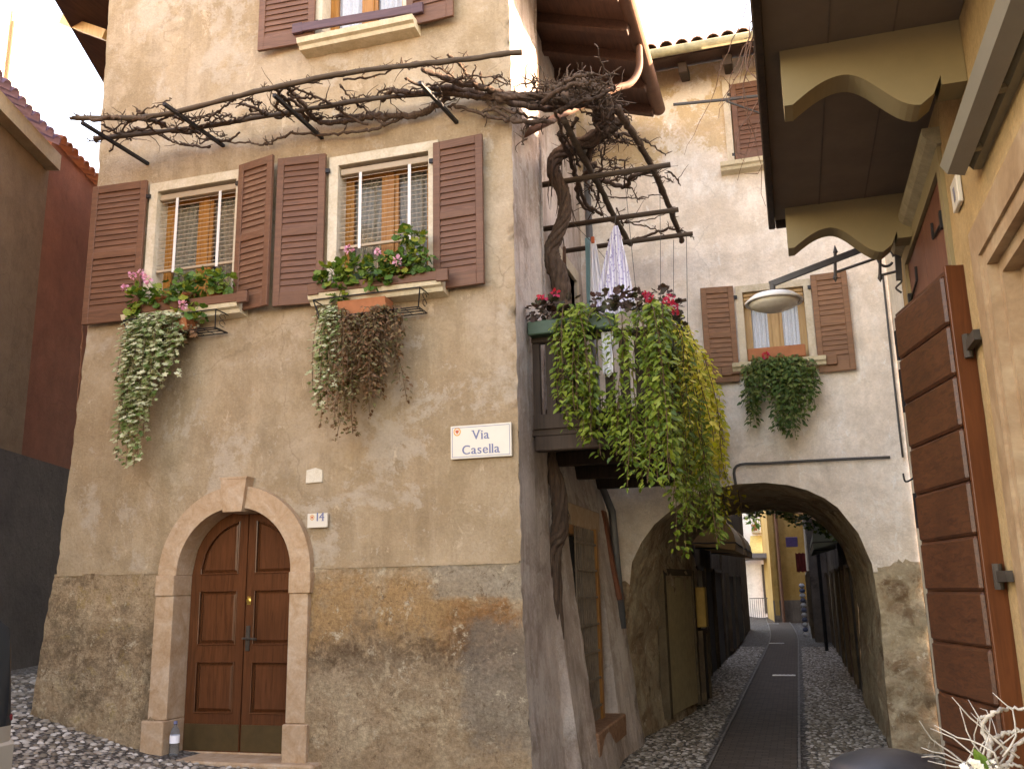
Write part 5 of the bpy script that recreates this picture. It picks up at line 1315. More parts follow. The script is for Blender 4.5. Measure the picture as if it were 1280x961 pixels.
def pot(mb, c, r, h): mb.lathe(c, [(r*.7, 0), (r*.95, h*.8), (r*1.08, h*.8), (r*1.08, h), (r*.9, h), (r*.85, h*.85)], 16)
# ---- geraniums on the two sills
YSL = FY-.12
def geranium(W_, cols, label, fl, seedpots):
    x0, x1, z0, z1_ = W_
    t = thing('geranium', label, 'potted plant', ((x0+x1)/2, YSL, z0), 'geraniums on the window sills')
    for x, tp in seedpots:
        mb = MB()
        if tp == 'box': mb.box((x-.2, YSL-.07, z0-.004), (x+.2, YSL+.09, z0+.15), 0, .012)
        else: pot(mb, (x, YSL+.01, z0-.004), .085, .16)
        mb.build('pot', M['green_box'] if tp == 'box' else M['terracotta'], t, tp != 'box')
    lv = Leaves(); st_ = MB(); P = []
    for (px, py, rx, rz, n) in cols:
        c = PY(px, py, YSL-.07); pts = mound(lv, c, (rx, .11, rz), n, 'round', .085); b = Vector((c.x, YSL, z0+.13))
        for p in pts[::5]: st_.tube([b+Vector((random.gauss(0, .04), 0, 0)), (b+Vector(p))/2+Vector((0, 0, .03)), p], .004, 4)
    for (px, py, r) in fl:
        c = PY(px, py, YSL-.20); flower(lv, c, r, 26, 1); st_.tube([Vector((c.x, YSL, z0+.2)), c], .004, 4)
    lv.build('leaves', [M['ger'], M['pink']], t); st_.build('stems', M['stem'], t)
geranium(W1, [(178, 375, .12, .14, 60), (205, 372, .12, .13, 70), (232, 372, .13, .12, 60), (262, 352, .15, .13, 80), (225, 350, .1, .09, 30), (248, 390, .07, .08, 26), (172, 392, .06, .08, 20), (282, 352, .07, .08, 22)],
         'pink flowering geranium bushes crowding the left front window sill', [(166, 344, .05), (184, 348, .06), (157, 360, .045), (228, 381, .055), (176, 340, .04)], [(W1[0]+.25, 'pot'), (W1[1]-.12, 'pot'), (W1[0]+.55, 'pot')])
geranium(W2, [(415, 345, .13, .13, 70), (440, 340, .16, .13, 90), (470, 338, .15, .11, 80), (500, 330, .16, .13, 90), (525, 325, .13, .12, 70), (428, 368, .09, .08, 36), (465, 357, .1, .06, 30), (515, 295, .12, .06, 40), (490, 345, .12, .06, 40)],
         'dense green geraniums with two pink blooms on the right front window sill', [(436, 312, .05), (497, 326, .055), (472, 315, .035)], [(W2[0]+.45, 'box'), (W2[1]-.2, 'pot')])
# ---- iron racks with troughs under the sills, trailing plants
def rack(W_, label, plab, strands, kind_mats, troughmat, tlabel):
    x0, x1, z0, z1_ = W_; xa, xb = x0-.08, x1+.03; zt = z0-.12; zb = zt-.17; yf = FY-.30; yw = FY-.04
    t = thing('flower_rack', label, 'flower rack', ((xa+xb)/2, yw, zb), 'iron flower racks under the window sills')
    fr = MB(); r = .007
    for x in (xa, xb):
        fr.tube([(x, yw, zt), (x+.0, yf-.02, zt)], r, 5); fr.tube([(x, yf-.02, zt), (x+(.04 if x == xa else -.04), yf+.04, zb)], r, 5); fr.tube([(x+(.04 if x == xa else -.04), yf+.04, zb), (x+(.04 if x == xa else -.04), yw, zb)], r, 5)
        cx = x
        for k in range(2):
            a = [(cx, yf+.10+.05*math.cos(q), (zt+zb)/2+(.035 if k else -.035)+.03*math.sin(q)) for q in np.linspace(0, 5.2, 12)]; fr.tube(a, .004, 4)
    for y, z, dx in ((yf-.02, zt, 0), (yw, zt, 0), (yf+.04, zb, .04), (yf+.10, zb, .04), (yf+.17, zb, .04), (yw, zb, .04)): fr.tube([(xa+dx, y, z), (xb-dx, y, z)], r, 5)
    for k in range(9):
        x = xa+(xb-xa)*(k+.5)/9; fr.tube([(x, yf+.03, zb), (x, yw, zb)], .004, 4)
    fr.build('frame', M['iron'], t)
    tr = MB(); m_ = (xa+xb)/2
    tr.prism([(yf+.05, zb+.01), (yw-.06, zb+.01), (yw-.04, zt-.03), (yf+.02, zt-.03)], lambda u, v, d: Vector((d, u, v)), xa+.24, xb-.38)
    tag(tr.build('trough', troughmat), tlabel, 'flower box', 'flower boxes in the iron racks')
    pl = thing('trailing_plant', plab, 'plant', (m_, yf, zt), 'plants trailing from the front windows')
    lv = Leaves(); sm_ = MB()
    for (px, pyt, pyb, n, kd, mi, sz) in strands:
        for i in range(n):
            a = PY(px+random.uniform(-6, 6), pyt+random.uniform(-5, 8), yf+random.uniform(-.03, .15)); b = PY(px, pyb+random.uniform(-30, 6), yf)
            L = max(.12, (a.z-b.z)*1.08)
            hang(lv, sm_, a, L, kd, sz*1.1, .03, (random.gauss(0, .25 if mi == 1 else .08), random.uniform(-.5, .05), .3), mi, .05 if mi == 1 else .042, .003, .07 if mi == 1 else .025)
    lv.build('leaves', kind_mats, pl); sm_.build('stems', M['stemb'], pl)
rack(W1, 'small black iron rack with scrolled ends under the left window sill', 'pale variegated ivy hanging in a long tapering tail below the left window',
     [(174, 402, 500, 6, 'ivy', 0, .058), (183, 396, 540, 8, 'ivy', 0, .058), (192, 394, 530, 8, 'ivy', 0, .058), (203, 392, 500, 8, 'ivy', 0, .058), (214, 394, 470, 7, 'ivy', 0, .058), (224, 398, 438, 6, 'ivy', 0, .056), (182, 440, 580, 4, 'ivy', 0, .056), (188, 430, 560, 4, 'ivy', 0, .056), (236, 402, 422, 4, 'ivy', 1, .055), (170, 408, 470, 3, 'ivy', 0, .056)],
     [M['ivy'], M['dry']], M['terracotta'], 'terracotta trough hidden by pale ivy under the left window')
rack(W2, 'small black iron rack with scrolled ends under the right front window', 'half dried brown trailing plant drooping below the right front window',
     [(412, 385, 480, 5, 'ivy', 0, .052), (420, 385, 510, 6, 'ivy', 0, .05), (430, 388, 530, 5, 'ovate', 1, .045), (445, 395, 480, 7, 'ovate', 1, .045), (460, 385, 500, 8, 'ovate', 1, .045), (475, 382, 495, 9, 'ovate', 1, .045), (488, 385, 470, 8, 'ovate', 1, .045), (497, 392, 440, 5, 'ovate', 1, .045), (425, 440, 545, 3, 'ivy', 1, .045), (432, 450, 560, 2, 'ivy', 1, .04), (415, 395, 455, 4, 'ivy', 0, .055), (440, 470, 520, 3, 'ovate', 0, .045)],
     [M['ivy'], M['dry']], M['terracotta'], 'terracotta trough half hidden by dried stems under the right front window')
# ---- arch house window plant
zw = V1[2]; t = thing('trailing_plant', 'dark green trailing plant spilling over the small window above the arch', 'plant', ((V1[0]+V1[1])/2, AY-.2, zw))
pb_ = MB(); pb_.box((V1[0]+.02, AY-.2, zw-.0), (V1[1]-.05, AY-.03, zw+.16), 0, .012); pb_.build('planter', M['terracotta'], t)
lv = Leaves(); sm_ = MB()
for (px, pyt, pyb, n) in ((940, 455, 520, 8), (950, 452, 500, 8), (962, 450, 500, 9), (975, 450, 540, 10), (982, 452, 548, 8), (992, 452, 520, 10), (1003, 455, 510, 9), (1012, 458, 500, 8), (938, 470, 535, 4), (970, 450, 475, 9)):
    for i in range(n):
        a = PY(px+random.uniform(-6, 6), pyt+random.uniform(-9, 8), AY-.24+random.uniform(-.05, .08)); b = PY(px, pyb+random.uniform(-25, 2), AY-.2)
        hang(lv, sm_, a, max(.12, (a.z-b.z)*1.1), 'ovate', .075, .045, (random.gauss(0, .1), random.uniform(-.4, 0), .35), 0, .05, .004, .03)
c = PY(957, 444, AY-.3); flower(lv, c, .05, 20, 1)
lv.build('leaves', [M['winplant'], M['red']], t); sm_.build('stems', M['stem'], t)
# ---- balcony planting
t = thing('flower_box', 'dark green flower box with purple leaved geraniums on the near balcony rail', 'flower box', (x_w+.4, BY0-.1, BT))
mb = MB(); mb.box((x_w+.0, BY0-.17, BT-.01), (x_w+.86, BY0+.01, BT+.13), 0, .012); mb.build('box', M['green_box'], t)
lv = Leaves(); sm_ = MB()
for (px, py, rx, rz, n) in ((672, 388, .10, .08, 36), (690, 384, .12, .08, 40), (712, 380, .1, .06, 20), (755, 376, .14, .08, 46), (780, 372, .12, .07, 40), (800, 380, .12, .09, 46)): mound(lv, PY(px, py, BY0-.1), (rx, .1, rz), n, 'round', .075, 0)
for (px, py) in ((694, 366), (678, 372), (808, 368), (812, 372)): flower(lv, PY(px, py, BY0-.2), .05, 22, 1)
lv.build('leaves', [M['gerdark'], M['red']], t)
t = thing('flower_box', 'row of red geraniums fading along the receding balcony rail', 'flower box', (BX1+.1, 10.4, BT))
mb = MB(); mb.box((BX1+.0, BY0+.3, BT-.006), (BX1+.18, BY1, BT+.13), 0, .012); mb.build('box', M['green_box'], t)
lv = Leaves()
for (px, py, n) in ((826, 372, 36), (838, 385, 44), (842, 402, 40), (848, 420, 40), (855, 445, 30), (862, 468, 34)): mound(lv, PX(px, py, BX1+.14), (.1, .16, .10), n, 'round', .075, 0)
for (px, py) in ((832, 378), (842, 382), (844, 388), (838, 372), (862, 462)): flower(lv, PX(px, py, BX1+.25), .05, 22, 1)
lv.build('leaves', [M['gerdark'], M['red']], t)
def creeper(label, strands, mats, seed_label='creepers hanging from the balcony'):
    t = thing('hanging_creeper', label, 'plant', (0, 0, 0), seed_label); lv = Leaves(); sm_ = MB(); fp = None
    for (plane, val, px, pyt, pyb, n, mi, sz) in strands:
        for i in range(n):
            fn = PY if plane == 'y' else PX
            a = fn(px+random.uniform(-8, 8), pyt+random.uniform(-8, 12), val+random.uniform(-.05, .05)*(1 if plane == 'y' else -1)); b = fn(px, pyb+random.uniform(-55, 4), val)
            fp = fp or a
            dr = (random.gauss(0, .08), random.uniform(-.35, 0), .3) if plane == 'y' else (random.uniform(0, .25), random.gauss(0, .1), .3)
            hang(lv, sm_, a, max(.15, (a.z-b.z)*1.06), 'ovate' if random.random() < .6 else 'lance', sz, .034, dr, mi, .055, .004, .045)
    lv.build('leaves', mats, t); sm_.build('stems', M['stemb'], t)
    base = Vector((fp.x, fp.y, fp.z)); ORIG[t.name] = base; t.location = base
    for ch in t.children: ch.data.transform(Matrix.Translation(-base))
YN = BY0-.14
creeper('loose green creeper hanging over the near end of the balcony rail', [('y', YN, 704, 392, 520, 3, 0, .076), ('y', YN, 716, 385, 555, 5, 0, .076), ('y', YN, 728, 385, 550, 5, 0, .076), ('y', YN, 741, 390, 570, 4, 0, .076), ('y', YN, 735, 470, 585, 4, 0, .076), ('y', YN+.1, 757, 490, 575, 4, 0, .076), ('y', YN, 700, 480, 530, 1, 0, .076)], [M['bal']])
creeper('long green creeper falling from the balcony corner nearly to the grille', [('y', YN, 777, 395, 470, 3, 0, .076), ('y', YN, 803, 390, 590, 5, 0, .076), ('y', YN, 813, 382, 610, 6, 0, .076), ('y', YN, 824, 385, 600, 6, 0, .076), ('y', YN, 780, 490, 600, 4, 0, .076), ('y', YN, 795, 510, 635, 5, 0, .076), ('y', YN, 766, 505, 580, 3, 0, .076), ('x', BX1+.10, 836, 400, 620, 5, 0, .076), ('x', BX1+.10, 839, 480, 684, 6, 0, .076), ('x', BX1+.10, 830, 520, 660, 4, 0, .076)], [M['bal']])
creeper('creeper coloured yellow green as if backlit, cascading down the street side of the balcony', [('x', BX1+.16, 845, 400, 560, 8, 1, .076), ('x', BX1+.2, 853, 420, 580, 9, 1, .076), ('x', BX1+.2, 862, 440, 590, 9, 1, .076), ('x', BX1+.2, 871, 465, 600, 9, 1, .076), ('x', BX1+.18, 879, 490, 640, 8, 1, .076), ('x', BX1+.18, 885, 510, 600, 5, 1, .076), ('x', BX1+.10, 850, 530, 660, 6, 0, .076), ('x', BX1+.10, 866, 550, 668, 5, 0, .076), ('x', BX1+.10, 878, 560, 665, 5, 0, .076)], [M['bal'], M['balsun']])
# ---- ivy fringe on the far lip of the vault
t = thing('ivy_fringe', 'dark ivy fringe hanging from the far lip of the arch', 'plant', (-.3, AY+4.7, 1.7)); lv = Leaves(); sm_ = MB()
for i in range(90):
    px = random.uniform(930, 1060); k = abs(px-965)/95; py = 630+26*k*k
    a = PY(px, py-4, AY+4.7); hang(lv, sm_, a, random.uniform(.08, .26)*(1+(px > 985)*.7), 'ivy', .10, .05, (random.gauss(0, .2), -.2, .1), 0, .08)
lv.build('leaves', [M['winplant']], t); sm_.build('stems', M['stemb'], t)
# ---- far trees and balcony flowers
def tree(x, y, z0, h, r, label):
    t = thing('tree', label, 'tree', (x, y, z0), 'trees beyond the alley'); tk = MB(); tk.tube([(x, y, z0-.3), (x+.1, y, z0+h*.35), (x-.05, y, z0+h*.7)], [.22, .16, .08], 8)
    for k in range(5):
        a = k*1.3; tk.tube([(x, y, z0+h*(.35+.07*k)), (x+math.cos(a)*r*.6, y+math.sin(a)*r*.6, z0+h*(.55+.07*k))], [.07, .03], 5)
    tk.build('trunk', M['bark'], t, True); lv = Leaves()
    for k in range(16):
        c = np.array((x, y, z0+h*.68))+RNG.normal(0, 1, 3)*np.array((r*.5, r*.5, h*.18)); mound(lv, c, (r*.42, r*.42, r*.36), 90, 'ovate', .34)
    lv.build('crown', [leafmat('far_tree_leaf', [(.05, .09, .035), (.09, .14, .05), (.14, .19, .08)])], t)
tree(-4.0, 58, -.1, 7.5, 2.2, 'leafy green tree left of the far white house'); tree(-5.2, 66, -.1, 13, 2.6, 'taller pale green tree rising behind the white house')
t = thing('potted_plant', 'spiky plant in terracotta pot on the far white balcony', 'potted plant', (-1.9, 50.3, 4.42)); mb = MB(); pot(mb, (-1.9, 50.2, 4.42), .16, .3); mb.build('pot', M['terracotta'], t); lv = Leaves(); mound(lv, (-1.9, 50.15, 5.0), (.35, .3, .35), 60, 'lance', .4); lv.build('leaves', [M['ger']], t)

# ---- laundry on the line
def cloth(pin, pts_bottom, z_top, rows, mat, name, label, fold=.035, cat='laundry'):
    """narrow at the peg, spreading below: pin = (x,y) span"""
    (xa, ya), (xb, yb) = pin; n = 26; vs = []
    (xc, yc, zc), (xd, yd, zd) = pts_bottom
    for k in range(rows+1):
        t = k/rows
        for i in range(n+1):
            q = i/n; x = lerp(lerp(xa, xb, q), lerp(xc, xd, q), t**.8); y = lerp(lerp(ya, yb, q), lerp(yc, yd, q), t**.8); z = lerp(z_top, lerp(zc, zd, q), t)
            vs.append((x, y+fold*math.sin(q*17)*min(1, t*3)+.012*math.sin(q*31+t*4), z+.02*math.sin(q*9)*t))
    mb = MB(); mb.add(vs, [(k*(n+1)+i, k*(n+1)+i+1, (k+1)*(n+1)+i+1, (k+1)*(n+1)+i) for k in range(rows) for i in range(n)])
    o = mb.build(name, mat, None, True); tag(o, label, cat, 'laundry hung above the balcony'); md = o.modifiers.new('thick', 'SOLIDIFY'); md.thickness = .004; return o
def pattern_mat():
    t = NT('lilac_print'); p = t.pos((1, 1, 1), obj=True); v = t.n('TexVoronoi'); v.inputs['Scale'].default_value = 26; t.l(p, v.inputs['Vector'])
    wv = t.n('TexWave'); wv.inputs['Scale'].default_value = 9; wv.inputs['Distortion'].default_value = 2; t.l(p, wv.inputs['Vector'])
    c = t.mix(t.step(v.outputs['Distance'], .2, .35), (.38, .34, .55), (.78, .77, .84)); c = t.mix(t.math('MULTIPLY', t.step(wv.outputs['Fac'], .6, .7), .6), c, (.30, .24, .48)); t.col(c); t.rough(.85); return t.m
yl = 9.7
a, b = PY(767, 283, yl), PY(772, 283, yl); c, d = PY(738, 398, yl), PY(796, 386, yl)
cloth(((a.x, yl), (b.x, yl)), ((c.x, yl+.1, c.z), (d.x, yl, d.z)), a.z, 14, pattern_mat(), 'cloth', 'lilac and white patterned cloth hung by one corner from the poles')
a, b = PY(738, 302, yl+.6), PY(744, 300, yl+.6); c, d = PY(738, 390, yl+.6), PY(757, 380, yl+.6)
cloth(((a.x, yl+.6), (b.x, yl+.6)), ((c.x, yl+.6, c.z), (d.x, yl+.6, d.z)), a.z, 12, M['white'], 'cloth', 'plain white cloth pegged beside the balcony door')
a, b = PY(731, 298, yl+.7), PY(737, 300, yl+.7); c, d = PY(734, 392, yl+.7), PY(739, 390, yl+.7)
cloth(((a.x, yl+.7), (b.x, yl+.7)), ((c.x, yl+.7, c.z), (d.x, yl+.7, d.z)), a.z, 10, plain('teal_cloth', (.22, .40, .44), .85, 0, .1), 'cloth', 'narrow teal striped towel left of the white cloth', .015)
a, b = PY(751, 408, BY0-.05), PY(766, 408, BY0-.05); c, d = PY(754, 470, BY0-.05), PY(768, 468, BY0-.05)
cloth(((a.x, BY0-.05), (b.x, BY0-.05)), ((c.x, BY0-.05, c.z), (d.x, BY0-.05, d.z)), BT-.02, 8, M['white'], 'cloth', 'white cloth strip hanging over the balcony balusters', .01)
cl = MB(); cl.tube([PY(700, 262, 9.4), PY(738, 301, yl+.65), PY(762, 330, 11)], .004, 4); cl.tube([PY(768, 283, yl), PY(771, 262, 9.9)], .004, 4)
tag(cl.build('clothesline', M['greyiron']), 'thin slack clothesline strung below the vine poles', 'clothesline')
pg = MB(); p = PY(741, 300, yl+.58); pg.box(p-Vector((.02, .015, .04)), p+Vector((.02, .015, .04)), 0, .006); tag(pg.build('peg', M['inkred']), 'red clothes peg holding the white cloth', 'clothes peg')
# wires dropping from the pergola
for i, (p0, p1) in enumerate((((780, 215), (798, 395)), ((825, 245), (826, 372)), ((842, 300), (842, 372)), ((858, 295), (860, 440)))):
    a = PY(*p0, 10.4); b = PY(*p1, 10.4); mb = MB(); mb.tube([a, b], .0035, 4); tag(mb.build('wire', M['greyiron']), 'thin vertical wire stretched from the vine poles to the balcony', 'wire', 'wires above the balcony')
# loose red creeper stem at the left edge of the facade
mb = MB(); rough_tube(mb, [PY(*p, FY-.03)+Vector((-.05, .1, 0)) for p in ((118, 340), (107, 355), (101, 380), (99, 420), (97, 455), (94, 490), (92, 525))], .009, 5, .004); tag(mb.build('creeper_stem', plain('red_stem', (.16, .06, .03), .7)), 'thin reddish bare stem hanging beside the left shutter', 'stem')
# twigs hanging from the right balcony
t = thing('bare_creeper', 'wispy leafless creeper twigs hanging from the right balcony edge', 'plant', (BEx-.05, 6, SZ)); mb = MB()
for (px0, py0, L) in ((948, 20, 1.3), (952, 10, .9), (950, 60, .9), (955, 90, .7), (947, 40, 1.1), (943, -10, 1.2), (945, 30, .6), (958, 110, .6)):
    a = PY(px0-3, py0, 5.6+.02*(py0 % 7)); p = Vector(a); d = Vector((random.uniform(-.5, -.1), random.uniform(.0, .3), -.8)).normalized(); pts = [p]
    for k in range(14):
        d = (d+Vector((random.gauss(0, .22), random.gauss(0, .12), random.gauss(-.05, .15)))).normalized(); p = p+d*L/14; pts.append(p)
        if random.random() < .3: mb.tube([p, p+Vector((random.gauss(0, .05), random.gauss(0, .04), random.gauss(0, .06)))], [.003, .0015], 4)
    mb.tube(pts, [.005-.0035*i/14 for i in range(15)], 4)
mb.build('twigs', plain('red_twig', (.17, .09, .06), .8), t)
# iron rod bracket by the upper window
ib = thing('rod_bracket', 'thin iron rod with a diagonal brace by the upper arch house window', 'bracket', tuple(PY(905, 125, AY-.05)))
a = PY(905, 126, AY); b = PY(842, 131, AY-1.0)
mb = MB(); mb.tube([PY(966, 118, AY-.1), PY(905, 125, AY-.45), PY(842, 131, AY-.7)], .022, 8); mb.build('rod', M['greyiron'], ib)
mb = MB(); mb.tube([PY(908, 127, AY-.45), PY(965, 147, AY-.02)], .014, 6); mb.build('brace', M['greyiron'], ib)

# ================================================================== SIGNS
def text_mb(txt, size, bold=0.0, spacing=1.0):
    cu = bpy.data.curves.new('t', 'FONT'); cu.body = txt; cu.size = size; cu.align_x = 'LEFT'; cu.align_y = 'BOTTOM_BASELINE'; cu.offset = bold; cu.extrude = 0; cu.space_character = spacing
    o = bpy.data.objects.new('t', cu); COL.objects.link(o); dg = bpy.context.evaluated_depsgraph_get(); me = o.evaluated_get(dg).to_mesh()
    v = [tuple(q.co) for q in me.vertices]; f = [tuple(p.vertices) for p in me.polygons]; bpy.data.objects.remove(o); bpy.data.curves.remove(cu); return v, f
def put_text(mb, txt, size, c, ax, up, nrm):
    c = Vector(c); ax = Vector(ax); up = Vector(up); nrm = Vector(nrm); adv = []
    for ch in txt:
        v, f = text_mb(ch, size); xs_ = [q[0] for q in v]; adv.append((v, f, min(xs_), max(xs_)))
    gap = size*.12; tot = sum(q[3]-q[2] for q in adv)+gap*(len(txt)-1); x = -tot/2
    for ch, (v, f, lo, hi) in zip(txt, adv):
        base = min(q[1] for q in v); top = max(q[1] for q in v); w_ = hi-lo; H = top-base
        for k in range(3):
            o = (k-1)*size*.018; mb.add([c+ax*(x+px-lo+o)+up*py+nrm*(.0012+.0003*k) for px, py, pz in v], f)
        bars = {'V': ((.05, 1, .42), (.95, 1, .42)), 'i': ((.5, 0, 1.9), (.15, .70, .9)), 'l': ((.5, 0, 2.1), (.1, .985, 1.0)), 'a': ((1.0, 0, .3),), '1': ((.75, 0, .9),), '4': ((.72, 0, .5),), 'C': ()}.get(ch, ())
        for (u, vv, wd) in bars:
            cc = c+ax*(x+w_*u)+up*(base+H*vv)+nrm*.0024; hw = w_*wd/2; hh = size*.022
            mb.add([cc-ax*hw-up*hh, cc+ax*hw-up*hh, cc+ax*hw+up*hh, cc-ax*hw+up*hh], [(0, 1, 2, 3)])
        x += w_+gap
def sign_plate(name, label, c, ax, w, h, lines, emblem, parts_n, frame=False):
    ax = Vector(ax); up = Vector((0, 0, 1)); nr = ax.cross(up); c = Vector(c)
    t = thing(name, label, 'sign', tuple(c-up*h/2)); mb = MB(); mb.obox(c, ax, nr, up, w/2, .012, h/2, 0, .004); mb.build('plate', M['signwhite'], t)
    f0 = c+nr*.0125
    if frame:
        fb = MB()
        for s in (-1, 1):
            fb.obox(f0+up*s*(h/2-.018), ax, nr, up, w/2-.016, .0012, .0022); fb.obox(f0+ax*s*(w/2-.018), ax, nr, up, .0022, .0012, h/2-.016)
        fb.build('border', M['inkblue'], t)
    tx = MB(); sf = []
    for txt, sz, du, dv in lines:
        o = f0+ax*du+up*dv; put_text(tx, txt, sz, o, ax, up, nr)
        # serifs: short feet under and over the upright strokes
    tx.build('lettering', M['inkblue'], t)
    if emblem:
        (eu, ev, er) = emblem; e = f0+ax*eu+up*ev; em = MB(); n = 18
        ring_ = [e+nr*.001+ax*math.cos(6.283*k/n)*er+up*math.sin(6.283*k/n)*er*1.1 for k in range(n)]; inn = [e+nr*.001+ax*math.cos(6.283*k/n)*er*.72+up*math.sin(6.283*k/n)*er*.8 for k in range(n)]
        em.add(ring_+inn, [(k, (k+1) % n, n+(k+1) % n, n+k) for k in range(n)], 0)
        sh_ = [(-.45, .45), (.45, .45), (.45, -.1), (0, -.6), (-.45, -.1)]; em.add([e+nr*.0014+ax*x*er+up*y*er for x, y in sh_], [(0, 1, 2, 3, 4)], 1)
        em.build('emblem', [M['inkor'], M['inkred']], t)
    return t
s0, s1 = PY(564, 552, FY-.03), PY(640, 550, FY-.03); sc = (s0+s1)/2; shh = abs(PY(602, 531, FY).z-PY(602, 573, FY).z)-.004
sign_plate('street_sign', 'ivory street sign reading Via Casella near the house corner', Vector((sc.x, FY-.035, PY(602, 552, FY).z)), (1, 0, 0), (s1-s0).length, shh,
           [('Via', .12, .0, .02), ('Casella', .12, .0, -.115)], (-.23, .10, .036), 1, True)
n0, n1 = PY(385, 651, FY-.03), PY(410, 651, FY-.03)
sign_plate('house_number', 'small ivory tile numbered 14 right of the arched door', Vector(((n0.x+n1.x)/2, FY-.033, n0.z)), (1, 0, 0), (n1-n0).length, .135, [('14', .115, .035, -.004)], (-.055, .03, .024), 1)
py0, py1 = rw(1190, 219)[0], rw(1204, 240)[0]; a0 = PX(1196, 242, RXW-.015)
sign_plate('house_number', 'small ivory tile numbered 11 beside the shuttered window', a0, (0, -1, 0), .17, .15, [('11', .105, 0, -.04)], None, 1)
# pale square of bare mortar on the facade (an old plate's bed)
p = PY(392, 594, FY-.03); mb = MB(); holed(mb, [(p.x-.09, p.z-.07), (p.x+.09, p.z-.065), (p.x+.085, p.z+.05), (p.x+.01, p.z+.075), (p.x-.085, p.z+.055)], [], lambda u, v, d: Vector((u, FY-.018+d, v)), 0, .03); mb.build('mortar_patch', stone('pale_mortar', [(.55, .47, .36), (.62, .55, .45), (.66, .6, .5)], 14), hA)

# ================================================================== LAMPS
t = thing('street_lamp', 'grey iron bracket lamp with wide white enamel shade', 'lamp', tuple(PY(1118, 320, 7.0)))
LY = 7.0
L = lambda px, py: PY(px, py, LY)
mb = MB(); mb.beam(L(1128, 292), L(962, 356), .016, .022); mb.build('arm', M['greyiron'], t)
mb = MB(); mb.tube([L(1098, 322), L(1046, 340)], .011, 6)
mb.build('strut', M['greyiron'], t)
for (px, pa, pb) in ((1044, 316, 345), (1100, 312, 345)):
    mb = MB(); mb.tube([L(px, pa), L(px, pb)], .013, 6); q = L(px, pa-4); mb.lathe(q-Vector((0, 0, .012)), [(.004, -.03), (.018, -.01), (.012, .012), (.003, .045)], 8); q = L(px, pb+2); mb.lathe(q, [(.002, -.035), (.018, -.005), (.012, .015)], 8); mb.build('finial', M['greyiron'], t)
mb = MB(); cc = L(1107, 322); r_ = .055; mb.tube([cc+Vector((math.cos(a)*r_, 0, math.sin(a)*r_*1.25)) for a in np.linspace(0, 5.6, 22)], .010, 6); mb.build('scroll', M['greyiron'], t)
mb = MB(); mb.beam(L(1121, 300), L(1124, 350), .02, .02); mb.tube([L(1098, 345), L(1126, 338)], .010, 6)
mb.tube(smooth_path([L(1124, 345), L(1127, 352), L(1120, 360), L(1127, 366)], 5), .008, 6); mb.build('wall_plate', M['greyiron'], t)
c = L(967, 374); hub = L(964, 357)
mb = MB(); mb.lathe((c.x, c.y, hub.z-.06), [(.005, .09), (.022, .07), (.022, .0), (.015, -.02)], 10); mb.build('hub', M['greyiron'], t)
sr = .215; mb = MB()
mb.lathe((c.x, c.y, c.z-.02), [(.04, .075), (.08, .07), (sr*.75, .045), (sr, .0), (sr, -.012), (sr*.96, -.012), (sr*.7, .02), (.05, .04)], 40); mb.build('shade', M['lamp'], t, True)
mb = MB(); mb.lathe((c.x, c.y, c.z-.02), [(.02, -.075), (sr*.45, -.065), (sr*.75, -.04), (sr*.9, -.005), (.05, .0)], 32); mb.build('diffuser', plain('lamp_glass', (.58, .54, .46), .25, 0, .08, 30, 0), t, True)
# strip lamp on the yellow wall
g0 = PX(1199, 212, RXW-.09); g1 = PX(1300, -40, RXW-.09)
t = thing('strip_lamp', 'long grey plastic strip lamp fixed high on the yellow wall', 'lamp', (RXW-.05, g0.y-.4, g0.z)); yy1, yy0, zc_ = g0.y, g0.y-1.45, g0.z+.03
mb = MB(); mb.prism([(.0, -.05), (-.035, -.05), (-.05, -.03), (-.05, .04), (.0, .05)], lambda u, v, d: Vector((RXW+u-.002, d, zc_+v)), yy0, yy1-.02); mb.build('base', plain('lamp_base', (.26, .22, .14), .6), t)
mb = MB(); mb.prism([(-.052, -.042), (-.105, -.03), (-.125, .0), (-.105, .035), (-.052, .05)], lambda u, v, d: Vector((RXW+u*1.35, d, zc_+v*1.5)), yy0, yy1); mb.build('cover', plain('lamp_cover', (.25, .225, .18), .3, 0, .06, 5, 0), t)
for yq in (yy1-.25, yy1-.75):
    mb = MB(); mb.box((RXW-.075, yq-.02, zc_-.058), (RXW-.04, yq+.02, zc_-.03), 0, .004); mb.build('clip', plain('clip', (.2, .16, .1), .5), t)

# ================================================================== SMALL THINGS ON THE GROUND
t = thing('water_bottle', 'clear plastic water bottle standing on the doorstep', 'bottle', (DC-DR+.09, FY-.1, .135)); bx_, by_ = DC-DR+.09, FY-.08
gb = NT('bottle_plastic'); gb.col((.55, .6, .65)); gb.rough(.08); gb.b.inputs['Transmission Weight'].default_value = .9; gb.b.inputs['IOR'].default_value = 1.2
mb = MB(); mb.lathe((bx_, by_, .136), [(.038, 0), (.045, .012), (.045, .08), (.042, .09), (.045, .10), (.045, .2), (.035, .245), (.016, .275), (.015, .295)], 20); mb.build('body', gb.m, t, True)
mb = MB(); mb.lathe((bx_, by_, .431), [(.018, 0), (.018, .022), (.014, .025)], 14); mb.build('cap', M['inkblue'], t)
mb = MB(); mb.lathe((bx_, by_, .26), [(.0465, 0), (.0465, .07)], 20); mb.build('label_band', M['white'], t)
